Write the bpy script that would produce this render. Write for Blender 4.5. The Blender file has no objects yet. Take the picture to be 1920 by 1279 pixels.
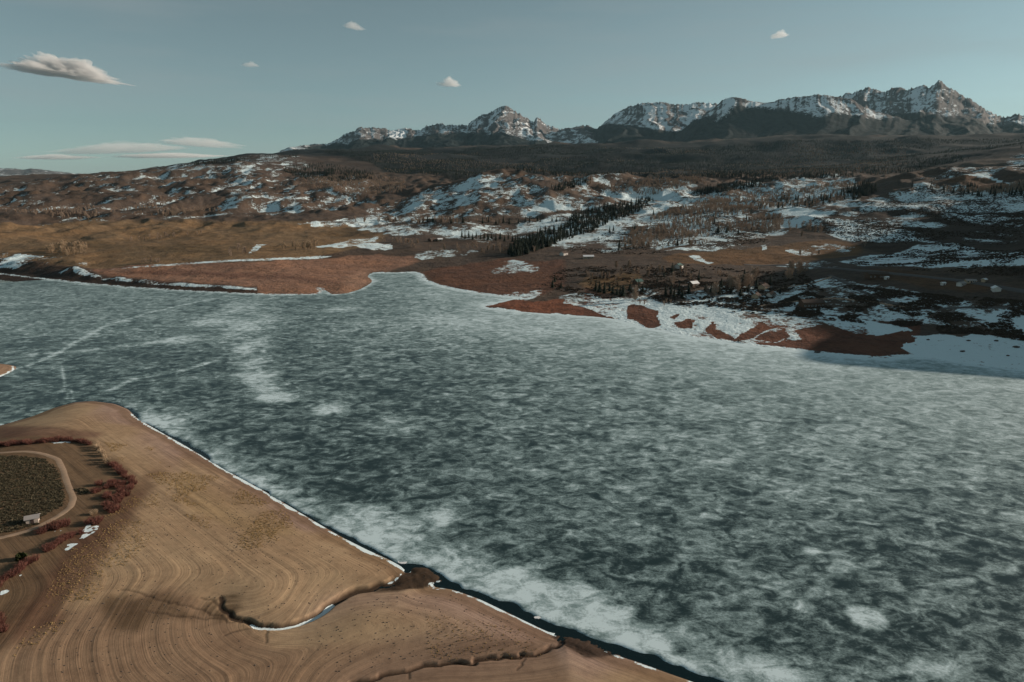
import bpy, math, random
import numpy as np
from mathutils import Vector

R = math.radians
random.seed(7)
rng = np.random.default_rng(11)
scene = bpy.context.scene
COL = scene.collection

# ------------------------------------------------------------------ camera
CAM_H, PITCH, FPX = 120.0, R(13.6), 1280.0       # drone height, tilt, focal length in photo pixels (1920 wide)
CP, SP = math.cos(PITCH), math.sin(PITCH)
cam_d = bpy.data.cameras.new('camera')
cam_d.sensor_width = 36.0
cam_d.lens = 24.0
cam_d.clip_start = 1.0
cam_d.clip_end = 300000.0
cam = bpy.data.objects.new('camera', cam_d)
cam.location = (0, 0, CAM_H)
cam.rotation_euler = (R(90) - PITCH, 0, 0)
COL.objects.link(cam)
scene.camera = cam

# ------------------------------------------------------------------ sky, sun, exposure
SUN_EL, SUN_AHEAD = R(14.5), R(16.0)             # low evening sun from the right, a little ahead of the camera
SUN_DIR = Vector((math.cos(SUN_EL) * math.cos(SUN_AHEAD), math.cos(SUN_EL) * math.sin(SUN_AHEAD), math.sin(SUN_EL)))
world = bpy.data.worlds.new('World')
scene.world = world
world.use_nodes = True
wt = world.node_tree
for n in list(wt.nodes):
    wt.nodes.remove(n)
w_out = wt.nodes.new('ShaderNodeOutputWorld')
w_bg = wt.nodes.new('ShaderNodeBackground')
w_sky = wt.nodes.new('ShaderNodeTexSky')
w_sky.sky_type = 'NISHITA'
w_sky.sun_disc = False
w_sky.sun_elevation = SUN_EL
w_sky.sun_rotation = R(90) - SUN_AHEAD
w_sky.altitude = 2400
w_sky.air_density = 1.0
w_sky.dust_density = 2.0
w_sky.ozone_density = 1.0
w_hsv = wt.nodes.new('ShaderNodeHueSaturation')
w_hsv.inputs['Saturation'].default_value = 0.38
w_tint = wt.nodes.new('ShaderNodeMix')
w_tint.data_type = 'RGBA'
w_tint.blend_type = 'MULTIPLY'
w_tint.inputs['Factor'].default_value = 1.0
w_tint.inputs['B'].default_value = (0.765, 1.0, 0.985, 1)
# thin veil of cirrus, the same over the whole sky
w_tc = wt.nodes.new('ShaderNodeTexCoord')
w_map = wt.nodes.new('ShaderNodeMapping')
w_map.inputs['Scale'].default_value = (1.2, 1.2, 9.0)
w_map.inputs['Rotation'].default_value = (R(4), R(7), 0)
w_nz = wt.nodes.new('ShaderNodeTexNoise')
w_nz.inputs['Scale'].default_value = 2.2
w_nz.inputs['Detail'].default_value = 7
w_nz.inputs['Roughness'].default_value = 0.55
w_mr = wt.nodes.new('ShaderNodeMapRange')
w_mr.inputs['From Min'].default_value = 0.42
w_mr.inputs['From Max'].default_value = 0.75
w_mr.inputs['To Min'].default_value = 0.0
w_mr.inputs['To Max'].default_value = 0.42
w_cir = wt.nodes.new('ShaderNodeMix')
w_cir.data_type = 'RGBA'
w_cir.inputs['B'].default_value = (4.0, 4.5, 4.6, 1)
wt.links.new(w_sky.outputs[0], w_hsv.inputs['Color'])
wt.links.new(w_hsv.outputs[0], w_tint.inputs['A'])
wt.links.new(w_tc.outputs['Generated'], w_map.inputs[0])
wt.links.new(w_map.outputs[0], w_nz.inputs['Vector'])
wt.links.new(w_nz.outputs['Fac'], w_mr.inputs['Value'])
wt.links.new(w_mr.outputs[0], w_cir.inputs['Factor'])
wt.links.new(w_tint.outputs['Result'], w_cir.inputs['A'])
wt.links.new(w_cir.outputs['Result'], w_bg.inputs['Color'])
w_bg.inputs['Strength'].default_value = 0.058
wt.links.new(w_bg.outputs[0], w_out.inputs['Surface'])

sun_d = bpy.data.lights.new('sun', 'SUN')
sun_d.energy = 5.0
sun_d.angle = R(0.53)
sun_d.color = (1.0, 0.83, 0.68)
sun = bpy.data.objects.new('sun', sun_d)
sun.rotation_euler = SUN_DIR.to_track_quat('Z', 'Y').to_euler()
sun.location = (400, 100, 400)
COL.objects.link(sun)

vs = scene.view_settings
vs.view_transform = 'Standard'
vs.look = 'None'
vs.gamma = 1.0
vs.exposure = 0.35
vs.use_curve_mapping = False
scene.cycles.use_denoising = True
scene.cycles.max_bounces = 4
scene.cycles.diffuse_bounces = 2
scene.cycles.glossy_bounces = 2
scene.cycles.transmission_bounces = 2
scene.cycles.transparent_max_bounces = 6
scene.cycles.volume_bounces = 2
scene.cycles.volume_step_rate = 1.0
scene.cycles.volume_max_steps = 256

# ------------------------------------------------------------------ photo geometry helpers
def ray(px, py):
    dx, dy = px - 960.0, 640.0 - py
    return np.array((dx, FPX * CP + dy * SP, -FPX * SP + dy * CP))

def at_z(px, py, z=0.0):
    d = ray(px, py)
    t = (z - CAM_H) / d[2]
    return (d[0] * t, d[1] * t)

def at_d(px, py, D):
    d = ray(px, py)
    t = D / math.hypot(d[0], d[1])
    return (d[0] * t, d[1] * t, CAM_H + d[2] * t)

def az_of(px, py=420.0):
    d = ray(px, py)
    return math.atan2(d[0], d[1])

def lake(pts, z=0.0):
    return np.array([at_z(p[0], p[1], z) for p in pts])

# ------------------------------------------------------------------ noise on arrays
def _hash(ix, iy, seed):
    h = (ix.astype(np.int64) * 374761393 + iy.astype(np.int64) * 668265263 + seed * 974634777) & 0xffffffff
    h = ((h ^ (h >> 13)) * 1274126177) & 0xffffffff
    return ((h ^ (h >> 16)) & 0xffff) / 65535.0

def vnoise(x, y, seed=0):
    x = np.asarray(x, float); y = np.asarray(y, float)
    ix, iy = np.floor(x), np.floor(y)
    fx, fy = x - ix, y - iy
    fx = fx * fx * fx * (fx * (fx * 6 - 15) + 10)
    fy = fy * fy * fy * (fy * (fy * 6 - 15) + 10)
    a, b = _hash(ix, iy, seed), _hash(ix + 1, iy, seed)
    c, d = _hash(ix, iy + 1, seed), _hash(ix + 1, iy + 1, seed)
    return (a + (b - a) * fx) * (1 - fy) + (c + (d - c) * fx) * fy

def fbm(x, y, octv=5, seed=0, rough=0.5, ridged=False):
    s, a, tot = 0.0, 1.0, 0.0
    ca, sa = math.cos(0.6), math.sin(0.6)
    for o in range(octv):
        n = vnoise(x, y, seed + o * 17) * 2 - 1
        if ridged:
            n = 1 - 2 * np.abs(n)
        s = s + a * n
        tot += a
        a *= rough
        x, y = (x * ca - y * sa) * 2.03 + 3.7, (x * sa + y * ca) * 2.03 + 1.3
    return s / tot

def sstep(a, b, x):
    t = np.clip((x - a) / (b - a), 0, 1)
    return t * t * (3 - 2 * t)

def inside(poly, x, y):
    poly = np.asarray(poly)
    out = np.zeros(x.shape, bool)
    m = (x >= poly[:, 0].min()) & (x <= poly[:, 0].max()) & (y >= poly[:, 1].min()) & (y <= poly[:, 1].max())
    if not m.any():
        return out
    xx, yy = x[m], y[m]
    r = np.zeros(xx.shape, bool)
    n = len(poly)
    for i in range(n):
        x0, y0 = poly[i]; x1, y1 = poly[(i + 1) % n]
        if y0 == y1:
            continue
        c = ((y0 > yy) != (y1 > yy)) & (xx < (x1 - x0) * (yy - y0) / (y1 - y0) + x0)
        r ^= c
    out[m] = r
    return out

def dist_line(pts, x, y, closed=False, along=False):
    pts = np.asarray(pts)
    best = np.full(x.shape, 1e18)
    s_at = np.zeros(x.shape)
    n = len(pts)
    s0 = 0.0
    for i in range(n if closed else n - 1):
        ax, ay = pts[i][:2]; bx, by = pts[(i + 1) % n][:2]
        dx, dy = bx - ax, by - ay
        L2 = dx * dx + dy * dy + 1e-9
        t = np.clip(((x - ax) * dx + (y - ay) * dy) / L2, 0, 1)
        d = (x - ax - t * dx) ** 2 + (y - ay - t * dy) ** 2
        m = d < best
        best = np.where(m, d, best)
        if along:
            s_at = np.where(m, s0 + t * math.sqrt(L2), s_at)
        s0 += math.sqrt(L2)
    best = np.sqrt(best)
    return (best, s_at) if along else best

def resample(pts, step, closed=False, wob=0.0, seed=0):
    pts = np.asarray(pts, float)
    P = np.vstack([pts, pts[:1]]) if closed else pts
    seg = np.hypot(*np.diff(P[:, :2], axis=0).T)
    s = np.concatenate([[0], np.cumsum(seg)])
    n = max(2, int(s[-1] / step))
    t = np.linspace(0, s[-1], n)
    # Catmull-Rom like smoothing: linear resample then short blur
    out = np.stack([np.interp(t, s, P[:, k]) for k in range(P.shape[1])], 1)
    for _ in range(3):
        q = out.copy()
        q[1:-1] = 0.25 * out[:-2] + 0.5 * out[1:-1] + 0.25 * out[2:]
        out = q
    return out

# ------------------------------------------------------------------ mesh helpers
def mesh_grid(name, X, Y, Z, keep=None):
    nA, nR = X.shape
    co = np.stack([X, Y, Z], -1).reshape(-1, 3).astype(np.float32)
    idx = np.arange(nA * nR).reshape(nA, nR)
    q = np.stack([idx[:-1, :-1], idx[1:, :-1], idx[1:, 1:], idx[:-1, 1:]], -1).reshape(-1, 4)
    if keep is not None:
        kf = keep.reshape(-1)
        q = q[kf[q].any(1)]
        used = np.zeros(len(co), bool); used[q.reshape(-1)] = True
        remap = np.cumsum(used) - 1
        q = remap[q]; co = co[used]
    else:
        used = np.ones(len(co), bool)
    # counter-clockwise from above
    a = co[q[0, 1]] - co[q[0, 0]]; b = co[q[0, 2]] - co[q[0, 0]]
    if a[0] * b[1] - a[1] * b[0] < 0:
        q = q[:, ::-1]
    me = bpy.data.meshes.new(name)
    me.vertices.add(len(co)); me.vertices.foreach_set('co', co.reshape(-1))
    me.loops.add(q.size); me.loops.foreach_set('vertex_index', np.ascontiguousarray(q).reshape(-1).astype(np.int32))
    me.polygons.add(len(q)); me.polygons.foreach_set('loop_start', np.arange(0, q.size, 4, dtype=np.int32))
    me.polygons.foreach_set('use_smooth', np.ones(len(q), bool))
    me.update()
    return me, used

def set_attr(me, name, arr, used=None):
    arr = np.asarray(arr, np.float32)
    if arr.ndim == 3:
        a = arr.reshape(-1, 3)
        if used is not None:
            a = a[used]
        at = me.attributes.new(name, 'FLOAT_COLOR', 'POINT')
        at.data.foreach_set('color', np.hstack([a, np.ones((len(a), 1), np.float32)]).reshape(-1))
    else:
        a = arr.reshape(-1)
        if used is not None:
            a = a[used]
        at = me.attributes.new(name, 'FLOAT', 'POINT')
        at.data.foreach_set('value', np.ascontiguousarray(a))

def link(name, data, parent=None):
    o = bpy.data.objects.new(name, data)
    COL.objects.link(o)
    if parent is not None:
        o.parent = parent
    return o

def tag(o, label=None, cat=None, group=None, kind=None):
    if label: o['label'] = label
    if cat: o['category'] = cat
    if group: o['group'] = group
    if kind: o['kind'] = kind
    return o

class MB:
    def __init__(self):
        self.v, self.f = [], []
    def quad(self, a, b, c, d):
        n = len(self.v); self.v += [a, b, c, d]; self.f.append((n, n + 1, n + 2, n + 3))
    def tri(self, a, b, c):
        n = len(self.v); self.v += [a, b, c]; self.f.append((n, n + 1, n + 2))
    def box(self, x0, x1, y0, y1, z0, z1):
        n = len(self.v)
        self.v += [(x0, y0, z0), (x1, y0, z0), (x1, y1, z0), (x0, y1, z0), (x0, y0, z1), (x1, y0, z1), (x1, y1, z1), (x0, y1, z1)]
        for f in ((0, 3, 2, 1), (4, 5, 6, 7), (0, 1, 5, 4), (1, 2, 6, 5), (2, 3, 7, 6), (3, 0, 4, 7)):
            self.f.append(tuple(n + i for i in f))
    def limb(self, a, b, ra, rb, k=4):
        a, b = Vector(a), Vector(b)
        d = (b - a).normalized()
        u = d.orthogonal().normalized(); w = d.cross(u)
        n = len(self.v)
        for c, r in ((a, ra), (b, rb)):
            for i in range(k):
                t = 2 * math.pi * i / k
                p = c + u * (r * math.cos(t)) + w * (r * math.sin(t))
                self.v.append(tuple(p))
        for i in range(k):
            j = (i + 1) % k
            self.f.append((n + i, n + j, n + k + j, n + k + i))
    def mesh(self, name, mat, smooth=False):
        me = bpy.data.meshes.new(name)
        me.from_pydata(self.v, [], self.f)
        if mat: me.materials.append(mat)
        if smooth:
            me.polygons.foreach_set('use_smooth', np.ones(len(me.polygons), bool))
        me.update()
        return me

# ------------------------------------------------------------------ material helpers
class NT:
    def __init__(self, name):
        self.m = bpy.data.materials.new(name)
        self.m.use_nodes = True
        self.t = self.m.node_tree
        self.b = self.t.nodes['Principled BSDF']
        self.out = self.t.nodes['Material Output']
    def n(self, typ, **kw):
        nd = self.t.nodes.new(typ)
        for k, v in kw.items():
            setattr(nd, k, v)
        return nd
    def l(self, a, b):
        self.t.links.new(a, b)
    def attr(self, name, color=False):
        a = self.n('ShaderNodeAttribute'); a.attribute_name = name
        return a.outputs['Color' if color else 'Fac']
    def val(self, sock, v):
        if isinstance(v, (int, float)):
            sock.default_value = v
        elif isinstance(v, tuple):
            sock.default_value = v
        else:
            self.l(v, sock)
    def math(self, op, a, b=0.0, c=None, clamp=False):
        nd = self.n('ShaderNodeMath', operation=op, use_clamp=clamp)
        self.val(nd.inputs[0], a); self.val(nd.inputs[1], b)
        if c is not None: self.val(nd.inputs[2], c)
        return nd.outputs[0]
    def mix(self, f, a, b, mode='MIX'):
        nd = self.n('ShaderNodeMix', data_type='RGBA', blend_type=mode)
        self.val(nd.inputs['Factor'], f)
        self.val(nd.inputs['A'], (*a, 1.0) if isinstance(a, tuple) and len(a) == 3 else a)
        self.val(nd.inputs['B'], (*b, 1.0) if isinstance(b, tuple) and len(b) == 3 else b)
        return nd.outputs['Result']
    def rng(self, v, a, b, c=0.0, d=1.0, smooth=True):
        nd = self.n('ShaderNodeMapRange', interpolation_type='SMOOTHSTEP' if smooth else 'LINEAR')
        self.val(nd.inputs['Value'], v)
        for k, q in zip(('From Min', 'From Max', 'To Min', 'To Max'), (a, b, c, d)):
            self.val(nd.inputs[k], q)
        return nd.outputs[0]
    def pos(self, scale=(1, 1, 1), rot=(0, 0, 0)):
        g = self.n('ShaderNodeNewGeometry')
        mp = self.n('ShaderNodeMapping')
        mp.inputs['Scale'].default_value = scale
        mp.inputs['Rotation'].default_value = rot
        self.l(g.outputs['Position'], mp.inputs[0])
        return mp.outputs[0]
    def noise(self, vec, scale=1.0, detail=4, rough=0.5, dist=0.0):
        nd = self.n('ShaderNodeTexNoise')
        self.l(vec, nd.inputs['Vector'])
        nd.inputs['Scale'].default_value = scale
        nd.inputs['Detail'].default_value = detail
        nd.inputs['Roughness'].default_value = rough
        nd.inputs['Distortion'].default_value = dist
        return nd.outputs['Fac']
    def bump(self, h, strength=0.5, dist=0.1):
        nd = self.n('ShaderNodeBump')
        nd.inputs['Strength'].default_value = strength
        nd.inputs['Distance'].default_value = dist
        self.l(h, nd.inputs['Height'])
        self.l(nd.outputs[0], self.b.inputs['Normal'])
    def done(self, col=None, rough=0.9, spec=0.2):
        if col is not None: self.val(self.b.inputs['Base Color'], (*col, 1.0) if isinstance(col, tuple) and len(col) == 3 else col)
        self.val(self.b.inputs['Roughness'], rough)
        self.val(self.b.inputs['Specular IOR Level'], spec)
        return self.m

def plain(name, col, rough=0.9, spec=0.2, var=0.25, scale=1.0):
    t = NT(name)
    n = t.noise(t.pos(), scale, 4, 0.6)
    c = t.mix(n, tuple(k * (1 - var) for k in col), tuple(min(1, k * (1 + var)) for k in col))
    return t.done(c, rough, spec)
# @@MATERIALS
# ---- terrain with colour attribute, snow attribute
def mat_terrain():
    t = NT('hill_ground')
    g = t.attr('ground', True)
    snow = t.attr('snow')
    P = t.pos()
    big = t.noise(P, 0.012, 5, 0.6)
    mid = t.noise(P, 0.05, 5, 0.65)
    fine = t.noise(P, 0.30, 4, 0.7)
    md2 = t.noise(P, 0.11, 4, 0.6)
    v = t.math('ADD', t.math('MULTIPLY', mid, 0.9), t.math('MULTIPLY', fine, 0.9))
    dark = t.mix(t.rng(v, 0.6, 1.25), g, t.mix(1.0, g, (0.42, 0.42, 0.46), 'MULTIPLY'))
    warm = t.mix(t.math('MULTIPLY', t.rng(big, 0.4, 0.65), 0.5), dark, t.mix(1.0, dark, (1.25, 1.08, 0.88), 'MULTIPLY'))
    # snow lies where the attribute says, broken up by brush and ground
    thr = t.math('ADD', t.math('ADD', t.math('MULTIPLY', t.math('SUBTRACT', mid, 0.5), 1.7), t.math('MULTIPLY', t.math('SUBTRACT', md2, 0.5), 2.0)), t.math('MULTIPLY', t.math('SUBTRACT', fine, 0.5), 2.6))
    s = t.rng(t.math('ADD', snow, thr), 0.38, 0.80)
    col = t.mix(s, warm, (0.66, 0.80, 0.84))
    h = t.math('ADD', t.math('MULTIPLY', mid, 4.0), t.math('MULTIPLY', fine, 1.2))
    t.bump(h, 0.8, 1.0)
    return t.done(col, t.rng(s, 0, 1, 0.95, 0.6), 0.15)

def mat_mountain():
    t = NT('mountain_rock')
    snow = t.attr('snow'); forest = t.attr('forest')
    P = t.pos((1, 1, 0.5))
    big = t.noise(P, 0.0016, 6, 0.65)
    mid = t.noise(P, 0.006, 6, 0.7)
    fine = t.noise(P, 0.03, 4, 0.7)
    rock = t.mix(t.rng(mid, 0.3, 0.7), (0.060, 0.060, 0.063), (0.14, 0.126, 0.122))
    thr = t.math('ADD', t.math('MULTIPLY', t.math('SUBTRACT', mid, 0.5), 1.3), t.math('MULTIPLY', t.math('SUBTRACT', fine, 0.5), 1.1))
    s = t.rng(t.math('ADD', snow, thr), 0.38, 0.60)
    c = t.mix(s, rock, (0.74, 0.81, 0.84))
    fcol = t.mix(t.rng(fine, 0.35, 0.7), (0.006, 0.011, 0.012), (0.016, 0.021, 0.022))
    f = t.rng(t.math('ADD', forest, t.math('ADD', t.math('MULTIPLY', t.math('SUBTRACT', fine, 0.5), 1.4), t.math('MULTIPLY', t.math('SUBTRACT', big, 0.5), 1.2))), 0.40, 0.60)
    c = t.mix(f, c, fcol)
    h = t.math('ADD', t.math('MULTIPLY', mid, 60.0), t.math('MULTIPLY', fine, 16.0))
    t.bump(h, 0.35, 1.0)
    return t.done(c, 0.9, 0.1)

def mat_sand():
    t = NT('shore_sand')
    g = t.attr('ground', True)
    cont = t.attr('contour'); snow = t.attr('snow')
    P = t.pos()
    geo = t.n('ShaderNodeSeparateXYZ'); t.l(P, geo.inputs[0])
    def strip(k, off):
        cx = t.n('ShaderNodeCombineXYZ')
        t.l(t.math('MULTIPLY', cont, k), cx.inputs[0])
        t.l(t.math('MULTIPLY', geo.outputs[0], 0.02), cx.inputs[1])
        t.l(t.math('ADD', t.math('MULTIPLY', geo.outputs[1], 0.02), off), cx.inputs[2])
        return cx.outputs[0]
    s1 = t.noise(strip(0.45, 0.0), 1.0, 4, 0.7)
    s2 = t.noise(strip(1.9, 5.0), 1.0, 3, 0.65)
    big = t.noise(P, 0.03, 5, 0.6)
    mid = t.noise(P, 0.35, 5, 0.65)
    grit = t.noise(P, 2.6, 4, 0.75)
    v = t.math('ADD', t.math('MULTIPLY', s1, 0.8), t.math('MULTIPLY', s2, 0.75))
    fade = t.noise(P, 0.045, 4, 0.6)
    v = t.math('ADD', 0.775, t.math('MULTIPLY', t.math('SUBTRACT', v, 0.775), t.rng(fade, 0.36, 0.62, 0.15, 1.5)))
    c = t.mix(t.rng(v, 0.45, 1.10), t.mix(1.0, g, (0.70, 0.69, 0.70), 'MULTIPLY'), t.mix(1.0, g, (1.16, 1.15, 1.13), 'MULTIPLY'))
    c = t.mix(t.math('MULTIPLY', t.rng(big, 0.35, 0.65), 0.55), c, t.mix(1.0, c, (0.72, 0.66, 0.64), 'MULTIPLY'))
    c = t.mix(t.math('MULTIPLY', t.rng(mid, 0.40, 0.72), 0.55), c, t.mix(1.0, c, (0.62, 0.60, 0.60), 'MULTIPLY'))
    # gravel and pebbles
    c = t.mix(t.rng(grit, 0.60, 0.74), c, t.mix(1.0, c, (0.48, 0.47, 0.48), 'MULTIPLY'))
    c = t.mix(t.rng(grit, 0.34, 0.22), c, t.mix(1.0, c, (1.5, 1.48, 1.45), 'MULTIPLY'))
    s = t.rng(t.math('ADD', snow, t.math('ADD', t.math('MULTIPLY', t.math('SUBTRACT', mid, 0.5), 0.9), t.math('MULTIPLY', t.math('SUBTRACT', grit, 0.5), 0.5))), 0.45, 0.56)
    c = t.mix(s, c, (0.68, 0.80, 0.84))
    h = t.math('ADD', t.math('ADD', t.math('MULTIPLY', s2, 0.35), t.math('MULTIPLY', grit, 0.16)), t.math('MULTIPLY', mid, 0.25))
    t.bump(h, 0.55, 0.5)
    return t.done(c, 0.92, 0.15)

def mat_ice():
    t = NT('lake_ice_surface')
    frost = t.attr('frost'); edge = t.attr('edge')
    Pa = t.pos((1.0, 1.25, 1), (0, 0, R(14)))
    Pb = t.pos((0.85, 1.25, 1), (0, 0, R(-12)))
    n1 = t.noise(Pa, 0.035, 4, 0.55, 0.6)
    n2 = t.noise(Pa, 0.11, 5, 0.55, 1.2)
    n3 = t.noise(Pb, 0.24, 6, 0.66, 0.9)
    n4 = t.noise(t.pos(), 1.3, 5, 0.75)
    v = t.math('ADD', t.math('ADD', t.math('MULTIPLY', t.math('SUBTRACT', n1, 0.5), 0.7), t.math('MULTIPLY', t.math('SUBTRACT', n2, 0.5), 1.9)),
               t.math('ADD', t.math('MULTIPLY', t.math('SUBTRACT', n3, 0.5), 1.6), t.math('MULTIPLY', t.math('SUBTRACT', n4, 0.5), 1.1)))
    f = t.math('ADD', t.math('MULTIPLY', v, edge), frost)
    f1 = t.rng(f, -0.02, 1.25, smooth=False)
    ramp = t.n('ShaderNodeValToRGB')
    e = ramp.color_ramp.elements
    e[0].position = 0.0; e[0].color = (0.016, 0.034, 0.037, 1)
    e[1].position = 1.0; e[1].color = (0.60, 0.74, 0.78, 1)
    for p, c in ((0.17, (0.040, 0.066, 0.070)), (0.36, (0.112, 0.168, 0.172)), (0.56, (0.222, 0.312, 0.322)), (0.78, (0.40, 0.515, 0.540))):
        k = e.new(p); k.color = (*c, 1)
    t.l(f1, ramp.inputs[0])
    t.bump(t.math('ADD', t.math('MULTIPLY', n3, 0.25), t.math('MULTIPLY', n4, 0.12)), 0.25, 0.4)
    return t.done(ramp.outputs[0], t.rng(f1, 0.0, 0.8, 0.34, 0.75), 0.16)

def mat_water():
    t = NT('open_water')
    n = t.noise(t.pos(), 1.4, 3, 0.6)
    t.bump(n, 0.04, 0.1)
    return t.done((0.003, 0.012, 0.014), 0.06, 0.22)

M = {
    'hill': mat_terrain(), 'mountain': mat_mountain(), 'sand': mat_sand(), 'ice': mat_ice(), 'water': mat_water(),
}
# @@SETTING
# ------------------------------------------------------------------ shorelines traced on the lake level
NEAR_SHORE = [(-420, 905), (-200, 850), (-60, 812), (0, 798), (60, 781), (100, 765), (140, 754), (175, 752), (215, 757), (240, 767), (256, 783), (300, 809), (345, 834), (390, 861),
              (440, 890), (490, 917), (540, 947), (590, 977), (640, 1006), (690, 1031), (730, 1049), (754, 1062), (764, 1074), (772, 1062), (800, 1061),
              (824, 1074), (832, 1088), (806, 1099), (850, 1105), (900, 1123), (950, 1147), (1000, 1171), (1036, 1188), (1050, 1186), (1075, 1192),
              (1105, 1203), (1150, 1226), (1200, 1242), (1260, 1264), (1330, 1288), (1420, 1322), (1560, 1380), (1700, 1460)]
CREEK = [(790, 1082), (745, 1096), (700, 1106), (665, 1116), (640, 1127), (612, 1148), (575, 1174), (540, 1188), (505, 1190), (478, 1187), (445, 1180), (418, 1162), (414, 1140)]
CREEK_ARMS = [[(445, 1180), (400, 1172), (350, 1162), (290, 1150), (240, 1138)], [(478, 1187), (420, 1184), (350, 1182), (270, 1176)],
              [(505, 1190), (504, 1205), (500, 1222)], [(418, 1162), (402, 1150), (380, 1140)], [(478, 1190), (450, 1205), (420, 1215)]]
GULLY = [(1060, 1188), (1046, 1212), (1020, 1226), (985, 1233), (940, 1240), (880, 1247), (820, 1252), (770, 1261), (720, 1274), (660, 1300)]
GULLY_ARMS = [[(770, 1261), (766, 1285)], [(985, 1233), (975, 1250), (968, 1270)]]
near_line = resample(lake(NEAR_SHORE), 1.0)

near_poly = np.vstack([near_line, [(60, 60), (-500, 60)]])
creek_w, gully_w = resample(lake(CREEK), 0.8), resample(lake(GULLY), 0.8)
def wobble_line(l, amp, freq, seed):
    t = np.arange(len(l)) * freq
    q = l.copy()
    q[:, 0] += amp * fbm(t, t * 0 + 3.1, 3, seed); q[:, 1] += amp * fbm(t, t * 0 + 9.1, 3, seed + 5)
    return q
creek_0, gully_0 = creek_w, gully_w
creek_w, gully_w = wobble_line(creek_w, 1.0, 0.25, 3), wobble_line(gully_w, 1.6, 0.3, 4)
arms_w = [wobble_line(resample(lake(a), 0.6), 1.2, 0.35, 20 + i) for i, a in enumerate(CREEK_ARMS + GULLY_ARMS)]

FAR_SHORE = [(-700, 480), (-400, 492), (-150, 505), (0, 514), (50, 520), (150, 531), (250, 540), (350, 546), (450, 551), (520, 553), (590, 553), (606, 548), (596, 540), (612, 546), (622, 553),
             (650, 551), (676, 543), (694, 533), (699, 527), (690, 519), (694, 513), (720, 512), (745, 513), (775, 511), (786, 516), (792, 526), (812, 534), (850, 543), (900, 551), (945, 557),
             (975, 559), (940, 568), (905, 573), (915, 578), (950, 583), (1040, 590), (1110, 594), (1150, 598), (1178, 606), (1205, 614), (1250, 622), (1300, 634), (1345, 640), (1390, 645), (1420, 650), (1480, 656),
             (1540, 664), (1600, 670), (1660, 673), (1710, 669), (1745, 672), (1800, 681), (1860, 688), (1920, 694), (2050, 712), (2300, 745), (2700, 800)]
far_line = resample(lake(FAR_SHORE), 3.0)
far_poly = np.vstack([far_line, [(9000, 300), (9000, 30000), (-30000, 30000), (-30000, far_line[0][1])]])

# ------------------------------------------------------------------ a height field on a ring grid
class Field:
    def __init__(self, az0, az1, nA, r0, r1, nR, split=None):
        self.az0, self.az1, self.nA, self.l0, self.l1, self.nR = R(az0), R(az1), nA, math.log(r0), math.log(r1), nR
        A = np.linspace(self.az0, self.az1, nA)[:, None]
        L = np.linspace(self.l0, self.l1, nR)[None, :]
        if split:                                # more rings on the near side of a distance
            f = np.linspace(0, 1, nR)
            L = np.interp(f, [0, split[1], 1], [self.l0, math.log(split[0]), self.l1])[None, :]
        self.A, self.L = A, L
        self.D = np.exp(L) + 0 * A
        self.X = np.sin(A) * self.D
        self.Y = np.cos(A) * self.D
        self.Z = None
    def sample(self, x, y, arr=None):
        arr = self.Z if arr is None else arr
        x = np.asarray(x, float); y = np.asarray(y, float)
        a = (np.arctan2(x, y) - self.az0) / (self.az1 - self.az0) * (self.nA - 1)
        l = np.interp(np.log(np.hypot(x, y)), self.L[0], np.arange(self.nR))
        a = np.clip(a, 0, self.nA - 1.001); l = np.clip(l, 0, self.nR - 1.001)
        i, j = a.astype(int), l.astype(int)
        fa, fl = a - i, l - j
        return (arr[i, j] * (1 - fa) + arr[i + 1, j] * fa) * (1 - fl) + (arr[i, j + 1] * (1 - fa) + arr[i + 1, j + 1] * fa) * fl
    def hit(self, px, py):
        """first point of the ground under a photo position"""
        d = ray(px, py)
        h = math.hypot(d[0], d[1])
        r = np.exp(np.linspace(self.l0, self.l1, 3000))
        x, y, z = d[0] / h * r, d[1] / h * r, CAM_H + d[2] / h * r
        g = self.sample(x, y)
        k = np.nonzero(z <= g)[0]
        k = k[0] if len(k) else len(r) - 1
        return float(x[k]), float(y[k]), float(g[k])
    def poly(self, pts):
        return np.array([self.hit(p[0], p[1])[:2] for p in pts])

def blur(Z, n, axis):
    for _ in range(n):
        P = np.concatenate([np.take(Z, [0], axis), Z, np.take(Z, [-1], axis)], axis)
        if axis == 1:
            Z = 0.25 * P[:, :-2] + 0.5 * P[:, 1:-1] + 0.25 * P[:, 2:]
        else:
            Z = 0.25 * P[:-2] + 0.5 * P[1:-1] + 0.25 * P[2:]
    return Z

def dist_half(line, X, Y):
    a = dist_line(line, X[::2, ::2], Y[::2, ::2])
    i = np.arange(X.shape[0]) / 2.0; j = np.arange(X.shape[1]) / 2.0
    i0 = np.minimum(i.astype(int), a.shape[0] - 2); j0 = np.minimum(j.astype(int), a.shape[1] - 2)
    fi = (i - i0)[:, None]; fj = (j - j0)[None, :]
    a = a[i0] * (1 - fi) + a[i0 + 1] * fi
    return a[:, j0] * (1 - fj) + a[:, j0 + 1] * fj

def signed(line, poly, X, Y):
    d = dist_line(line, X[::2, ::2], Y[::2, ::2])
    a = np.where(inside(poly, X[::2, ::2], Y[::2, ::2]), d, -d)
    i = np.arange(X.shape[0]) / 2.0; j = np.arange(X.shape[1]) / 2.0
    i0 = np.minimum(i.astype(int), a.shape[0] - 2); j0 = np.minimum(j.astype(int), a.shape[1] - 2)
    fi = (i - i0)[:, None]; fj = (j - j0)[None, :]
    a = a[i0] * (1 - fi) + a[i0 + 1] * fi
    return a[:, j0] * (1 - fj) + a[:, j0 + 1] * fj

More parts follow.
